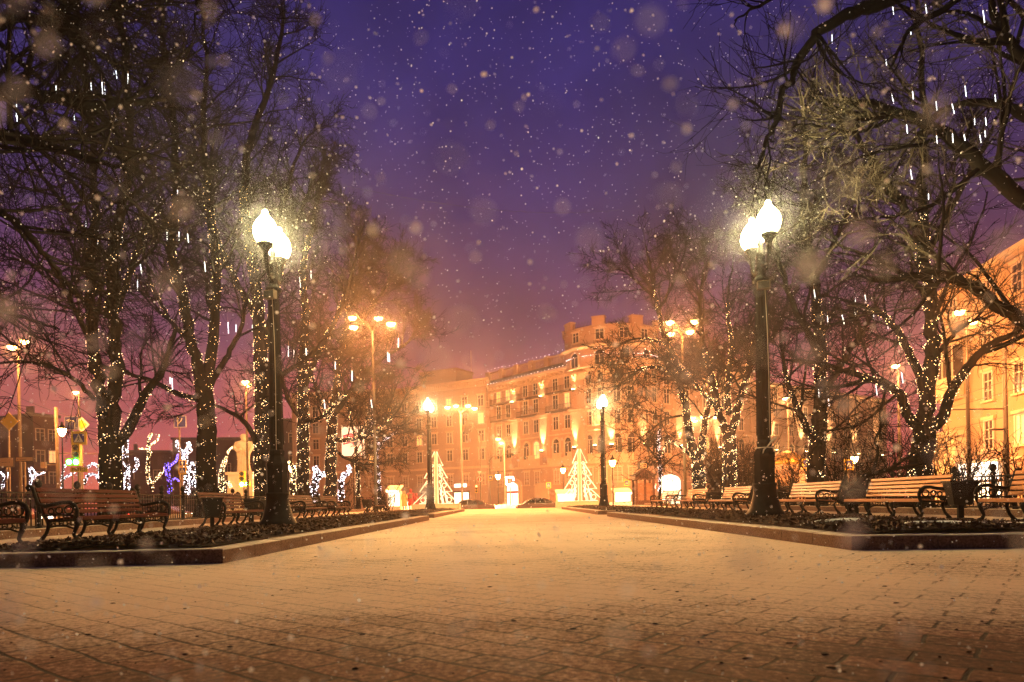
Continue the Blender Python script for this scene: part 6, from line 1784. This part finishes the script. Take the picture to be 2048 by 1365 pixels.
# blue-lit sign on a post by the doorway
c = P(1021, 1012, 88)
t = empty('metro_sign', (c.x, c.y, Z_ST), 'post with a glowing pale blue bracket-shaped sign before the arched doorway', 'sign')
x, z = rel(t, 1020, 962, 88); pole_at(t, z + 1.0, 0.07)
m = MB(); m.tube([(-0.45, -0.1, -0.5 + z), (-0.5, -0.1, z + 0.45), (0.42, -0.1, z + 0.45), (0.45, -0.1, z + 0.0)], 0.12, 6); m.tube([(-0.45, -0.1, z - 0.5), (0.0, -0.1, z - 0.55), (0.45, -0.1, z - 0.3)], 0.12, 6); m.build('glowing_outline', M['fairyw'], t)
c = P(1314, 1000, 66)
t = empty('road_sign', (c.x, c.y, Z_ST), 'round red-rimmed road sign with a lit box right of the kiosk', 'sign')
x, z = rel(t, 1311, 970, 66); pole_at(t, z, 0.045)
m = MB(); m.T = Matrix.Translation((x, -0.08, z)) @ Matrix.Rotation(PI / 2, 4, 'X'); m.lathe([(0.2, 0), (0.2, 0.02)], 16, mi=0); m.lathe([(0.14, 0.021), (0.14, 0.026)], 16, mi=1); m.build('round_sign', [M['red'], M['signwhite']], t)
m = MB(); m.frustum((x - 0.28, -0.1), 0.26, 0.1, 0.2, 0.1, z - 0.36, z - 0.06); m.build('lit_box', M['signlit'], t)

# tram pole at right with bracket and wires
c = P(2014, 990, 40)
t = empty('tram_pole', (c.x, c.y, Z_ST), 'brown wire pole before the cream house at the right edge', 'pole', 'poles carrying the overhead wires')
ht = P(2012, 690, 40).z - Z_ST; hm = P(2012, 818, 40).z - Z_ST; xb = P(1880, 818, 40).x - c.x
m = MB(); m.lathe([(0.16, 0), (0.16, 4.2), (0.13, 4.25), (0.11, ht)], 10); m.build('mast', M['pole_dark'], t)
m = MB(); m.tube([(0, 0, hm), (xb, 0, hm + 0.02)], 0.05, 6); m.build('bracket', M['pole_dark'], t)
m = MB(); m.tube([(0, 0, ht - 0.2), (-0.3, 0, ht + 0.5), (-1.0, 0, ht + 1.1), (-1.8, 0, ht + 1.35)], 0.035, 6); m.build('lamp_arm', M['pole_dark'], t)
m = MB(); m.box(-0.9, -0.1, -0.12, 0.12, ht * 0.49, ht * 0.5); m.build('side_plate', M['pole_dark'], t)
def wire(p0, p1, sag, label, r=0.018):
    pts = [p0.lerp(p1, i / 14) - Vector((0, 0, sag * 4 * (i / 14) * (1 - i / 14))) for i in range(15)]
    m = MB(); m.tube(pts, r, 4)
    tag(m.build('overhead_wire', M['wire']), label, 'wire', 'overhead wires')
wire(P(2060, 745, 38), P(1700, 850, 75), 0.3, 'overhead wire slanting across the upper cream wall')
wire(P(2060, 770, 38), P(1640, 868, 80), 0.4, 'overhead wire slanting below the bracket of the wire pole')
wire(P(2060, 822, 40), P(1720, 880, 75), 0.4, 'lowest overhead wire crossing the cream house')
wire(P(700, 790, 70), P(1320, 808, 80), 1.0, 'long overhead wire crossing the front of the corner house')
wire(P(-20, 770, 45), P(230, 850, 70), 0.5, 'overhead wire sloping down at the left edge')
wire(P(-20, 800, 45), P(230, 862, 70), 0.4, 'lower overhead wire sloping down at the left edge')
wire(P(690, 372, 40), P(1240, 420, 60), 0.8, 'faint high wire across the open sky', 0.012)

# ================================================================== CARS
def car(px, D, label, flip):
    c = P(px, 1010, D)
    t = empty('parked_car', (c.x, c.y, Z_ST), label, 'car', 'dark cars passing on the street')
    prof = [(-2.15, 0.30), (-2.2, 0.62), (-2.05, 0.82), (-1.55, 0.90), (-0.95, 1.32), (-0.45, 1.44), (0.45, 1.43), (1.05, 1.25), (1.45, 0.98), (2.05, 0.86), (2.2, 0.62), (2.15, 0.30)]
    prof = [(x * flip, z) for x, z in prof]
    if flip < 0: prof = prof[::-1]
    m = MB(); m.prism(prof, -0.85, 0.85); b = m.build('body', M['car'], t)
    bv = b.modifiers.new('bevel', 'BEVEL'); bv.width = 0.10; bv.segments = 3; bv.limit_method = 'ANGLE'
    for poly in b.data.polygons: poly.use_smooth = True
    for sy in (-1, 1):
        m = MB(); y = sy * 0.853
        for q in ([(-1.35, 0.95), (-0.85, 1.30), (-0.42, 1.36), (-0.42, 0.95)], [(-0.34, 0.95), (-0.34, 1.36), (0.42, 1.35), (0.55, 0.95)], [(0.63, 0.95), (0.52, 1.33), (0.98, 1.18), (1.25, 0.97)]):
            q = [(x * flip, z) for x, z in q]
            m.prism(q, y - 0.006, y + 0.006)
        m.build('window', M['carglass'], t)
        for wx in (-1.32, 1.32):
            w = MB(); w.T = Matrix.Translation((wx, sy * 0.80, 0.32)) @ Matrix.Rotation(PI / 2, 4, 'X')
            w.lathe([(0.24, -0.10), (0.32, -0.09), (0.33, 0.0), (0.32, 0.09), (0.24, 0.10)], 18); wh = w.build('wheel', M['rubber'], t)
            w = MB(); w.T = Matrix.Translation((wx, sy * 0.80, 0.32)) @ Matrix.Rotation(PI / 2, 4, 'X'); w.lathe([(0.2, -0.105), (0.2, 0.105)], 14); w.build('rim', M['steel'], wh)
    for sy in (-0.6, 0.6):
        m = MB(); m.box(-2.24 * 1, -2.18, sy - 0.18, sy + 0.18, 0.62, 0.76); o = m.build('tail_light', M['redlight'], t); o.scale.x = flip
        m = MB(); m.box(2.17, 2.23, sy - 0.18, sy + 0.18, 0.58, 0.72); o = m.build('headlight', M['lantern_dim'], t); o.scale.x = flip
M['lantern_dim'] = emit('headlight_glow', (1.0, 0.9, 0.7), 20.0)
car(944, 63, 'dark low car in front of the shop windows by the left lit tree frame', 1)
car(1078, 64, 'dark low car with a red tail light left of the right lit tree frame', 1)
car(322, 54, 'dark red car seen through the fence below the blue-lit pruned tree', 1)
car(30, 50, 'dark car with a red tail light seen over the fence at the left edge', 1)
# snow ridge added in place of the bright headlight band on the street
mb = MB()
for i in range(60):
    x = -14 + i * 0.55
    mb.lathe([(0.75, 0), (0.65, 0.3 + 0.1 * math.sin(i)), (0.3, 0.75 + 0.12 * math.sin(i * 1.7)), (0.03, 0.85)], 8, (x, 74 + random.uniform(-0.3, 0.3), Z_ST), 0, True, random.random())
tag(mb.build('added_snow_ridge', M['snow']), 'added snow ridge standing in for the bright light band along the street', 'snow', kind='stuff')

# ================================================================== PEOPLE (tiny, far away)
def person(px, D, h, coat, label, long=False, hood=None, bag=False, turn=0.0):
    c = P(px, 1012, D); s = h / 1.75
    t = empty('person', (c.x, c.y, 0.0), label, 'person', 'people standing by the left lit tree frame', turn)
    vs = []; es = []; rs = []
    def v(x, y, z, r):
        vs.append((x * s, y * s, z * s)); rs.append(r * s); return len(vs) - 1
    pel = v(0, 0, 0.95, 0.14); ch = v(0, 0.01, 1.28, 0.16); nk = v(0, 0, 1.48, 0.065); hd = v(0, -0.01, 1.60, 0.09); tp = v(0, 0.0, 1.69, 0.08)
    es += [(pel, ch), (ch, nk), (nk, hd), (hd, tp)]
    for sx in (-1, 1):
        a = v(sx * 0.10, 0, 0.86, 0.095); b = v(sx * 0.11, -0.02, 0.48, 0.062); f = v(sx * 0.11, 0.01, 0.09, 0.045); g = v(sx * 0.12, -0.14, 0.04, 0.04)
        es += [(pel, a), (a, b), (b, f), (f, g)]
        sh = v(sx * 0.20, 0, 1.40, 0.075); el = v(sx * 0.25, 0.02, 1.12, 0.052); wr = v(sx * 0.24, -0.08, 0.88, 0.036); hn = v(sx * 0.235, -0.10, 0.81, 0.036)
        es += [(ch, sh), (sh, el), (el, wr), (wr, hn)]
        for k in range(4):
            f1 = v(sx * 0.235, -0.125 + k * 0.018, 0.755 - 0.004 * abs(k - 1.5), 0.009); f2 = v(sx * 0.225, -0.13 + k * 0.018, 0.715, 0.008)
            es += [(hn, f1), (f1, f2)]
        th = v(sx * 0.215, -0.145, 0.79, 0.010); es.append((hn, th))
    me = bpy.data.meshes.new('body'); me.from_pydata(vs, es, []); me.materials.append(M['trouser'])
    b = bpy.data.objects.new('body', me); C.objects.link(b); b.parent = t
    sk = b.modifiers.new('skin', 'SKIN'); sk.use_smooth_shade = True
    for i, r_ in enumerate(rs): me.skin_vertices[0].data[i].radius = (r_, r_)
    me.skin_vertices[0].data[0].use_root = True
    sd = b.modifiers.new('sub', 'SUBSURF'); sd.levels = 1; sd.render_levels = 1
    zb = 0.40 if long else 0.78
    m = MB(); m.lathe([(r_ * s, z * s) for r_, z in ((0.27 if long else 0.21, zb), (0.255 if long else 0.22, zb + 0.15), (0.19, 1.02), (0.205, 1.28), (0.20, 1.42), (0.11, 1.49), (0.075, 1.53))], 14, sy=0.75)
    for sx in (-1, 1):
        m.tube([(sx * 0.19 * s, 0, 1.41 * s), (sx * 0.25 * s, 0.02 * s, 1.12 * s), (sx * 0.24 * s, -0.075 * s, 0.90 * s)], [0.095 * s, 0.075 * s, 0.055 * s], 8)
    m.build('coat', M[coat], t)
    m = MB(); m.lathe([(r_ * s, z * s) for r_, z in ((0.10, 1.50), (0.125, 1.58), (0.12, 1.68), (0.08, 1.75), (0.01, 1.775))], 12, (0, 0.02 * s, 0)); m.build('hood', M[hood or coat], t)
    m = MB(); m.lathe([(0.01, -0.06 * s), (0.07 * s, -0.02 * s), (0.07 * s, 0.03 * s), (0.01, 0.08 * s)], 10, (0, -0.075 * s, 1.61 * s), sy=0.6); m.tube([(0, -0.115 * s, 1.63 * s), (0, -0.135 * s, 1.60 * s)], 0.012 * s, 5); m.build('face', M['skin'], t)
    if bag:
        m = MB(); m.box(-0.15 * s, 0.15 * s, 0.14 * s, 0.30 * s, 0.98 * s, 1.40 * s); bb = m.build('backpack', M['bag'], t); bv = bb.modifiers.new('bevel', 'BEVEL'); bv.width = 0.05; bv.segments = 2
person(809, 57, 1.68, 'coat_yellow', 'person in a long pale yellow coat standing at the left of the group', True, turn=PI - 0.3)
person(822, 57.5, 1.82, 'coat_red', 'person in a red hooded coat with a grey backpack seen from behind', True, 'coat_red', True, PI)
person(833, 58.5, 1.5, 'coat_brown', 'shorter person in a rust coat right of the backpack', True, turn=PI + 0.6)
person(845, 59, 1.62, 'coat_brown', 'person in dark rust clothes nearest to the left lit tree frame', False, 'trouser', turn=0.8)

# ================================================================== FALLING SNOW (uncountable)
def flakes():
    out = []
    # density falls off with distance only because farther flakes are too small to see
    for y0, y1, per, r0, r1 in ((0.10, 0.24, 15000, 0.0014, 0.0025), (0.24, 0.55, 2200, 0.0013, 0.0027), (0.55, 0.9, 520, 0.0012, 0.0028), (0.9, 2.5, 170, 0.0016, 0.0040), (2.5, 7.0, 18, 0.003, 0.0060), (7.0, 16.0, 3.0, 0.006, 0.011)):
        xw = 0.85 * y1; zt = H + 0.85 * y1; zb = max(0.01, H - 0.32 * y1)
        vol = (y1 - y0) * 2 * xw * (zt - zb); n = int(vol * per)
        p = np.c_[rng.uniform(-xw, xw, n), rng.uniform(y0, y1, n), rng.uniform(zb, zt, n)]
        keep = (np.abs(p[:, 0]) < 0.85 * p[:, 1] + 0.05) & (p[:, 2] < H + 0.80 * p[:, 1] + 0.05) & (p[:, 2] > H - 0.32 * p[:, 1] - 0.05) & (p[:, 2] > 0.01)
        p = p[keep]; r = rng.uniform(r0, r1, len(p)) * np.where(rng.random(len(p)) < 0.12, 1.5, 1.0)
        out.append((p, r))
    # extra flakes packed round each lamp to imitate its glow
    lamps_ = [(LAMP_L.x, LAMP_L.y, 6.5, 1.6, 52000, 0.0019, 0.42, 0.46), (LAMP_R.x, LAMP_R.y, 6.5, 1.6, 52000, 0.0019, 0.42, 0.46), (LAMP_FL.x, 41, 6.4, 1.8, 30000, 0.003, 0.42, 0.46), (LAMP_FR.x, 41, 6.4, 1.8, 30000, 0.003, 0.42, 0.46)]
    lamps_ += [(q.x, q.y, q.z - 0.1, 2.0, 11000, 0.0042, 0.3, 0.0) for q in STREET_HEADS]
    for (lx, ly, lz, rmax, n, fr, rmin, dy) in lamps_:
        d = norm(rng.normal(0, 1, (n, 3))); rr = rmin + (rmax - rmin) * rng.random(n) ** 1.5
        q = d * rr[:, None] + np.c_[np.zeros(n), np.where(rng.random(n) < 0.5, -dy, dy), np.zeros(n)] + np.array([lx, ly, lz])
        out.append((q, rng.uniform(0.6, 1.4, n) * fr))
    p = np.concatenate([a for a, _ in out]); r = np.concatenate([b for _, b in out])
    n = len(p)
    ax = norm(rng.normal(0, 1, (n, 3))); bx = norm(np.cross(ax, rng.normal(0, 1, (n, 3)))); k6 = 2 * PI * np.arange(6) / 6
    v = (p[:, None] + (ax[:, None] * np.cos(k6)[None, :, None] + bx[:, None] * np.sin(k6)[None, :, None]) * r[:, None, None]).reshape(-1, 3)
    q = np.arange(n * 6).reshape(n, 6)
    m = bpy.data.materials.new('snowflake'); m.use_nodes = True
    nn = m.node_tree.nodes; l = m.node_tree.links; nn.clear()
    o = nn.new('ShaderNodeOutputMaterial'); a = nn.new('ShaderNodeBsdfDiffuse'); b = nn.new('ShaderNodeBsdfTranslucent'); mx = nn.new('ShaderNodeMixShader')
    a.inputs[0].default_value = (0.84, 0.89, 1.0, 1); b.inputs[0].default_value = (0.84, 0.89, 1.0, 1)
    l.new(a.outputs[0], mx.inputs[1]); l.new(b.outputs[0], mx.inputs[2]); l.new(mx.outputs[0], o.inputs[0])
    print('FLAKES', n)
    return tag(np_mesh('falling_snow', v, q, m, smooth=False), 'white snowflakes drifting through the air', 'snowfall', kind='stuff')
flakes()

# ================================================================== HAZE
def haze():
    m = bpy.data.materials.new('haze'); m.use_nodes = True
    n = m.node_tree.nodes; l = m.node_tree.links; n.clear()
    o = n.new('ShaderNodeOutputMaterial'); v = n.new('ShaderNodeVolumePrincipled')
    v.inputs['Color'].default_value = (0.9, 0.86, 0.9, 1)
    v.inputs['Density'].default_value = HAZE_DENSITY
    v.inputs['Anisotropy'].default_value = 0.88
    l.new(v.outputs[0], o.inputs['Volume'])
    b = MB(); b.box(-195, 195, -35, 195, Z_ST - 1.3, 40.0)
    tag(b.build('haze', m), 'snowy haze filling the night air over the square', 'haze', kind='stuff')
haze()
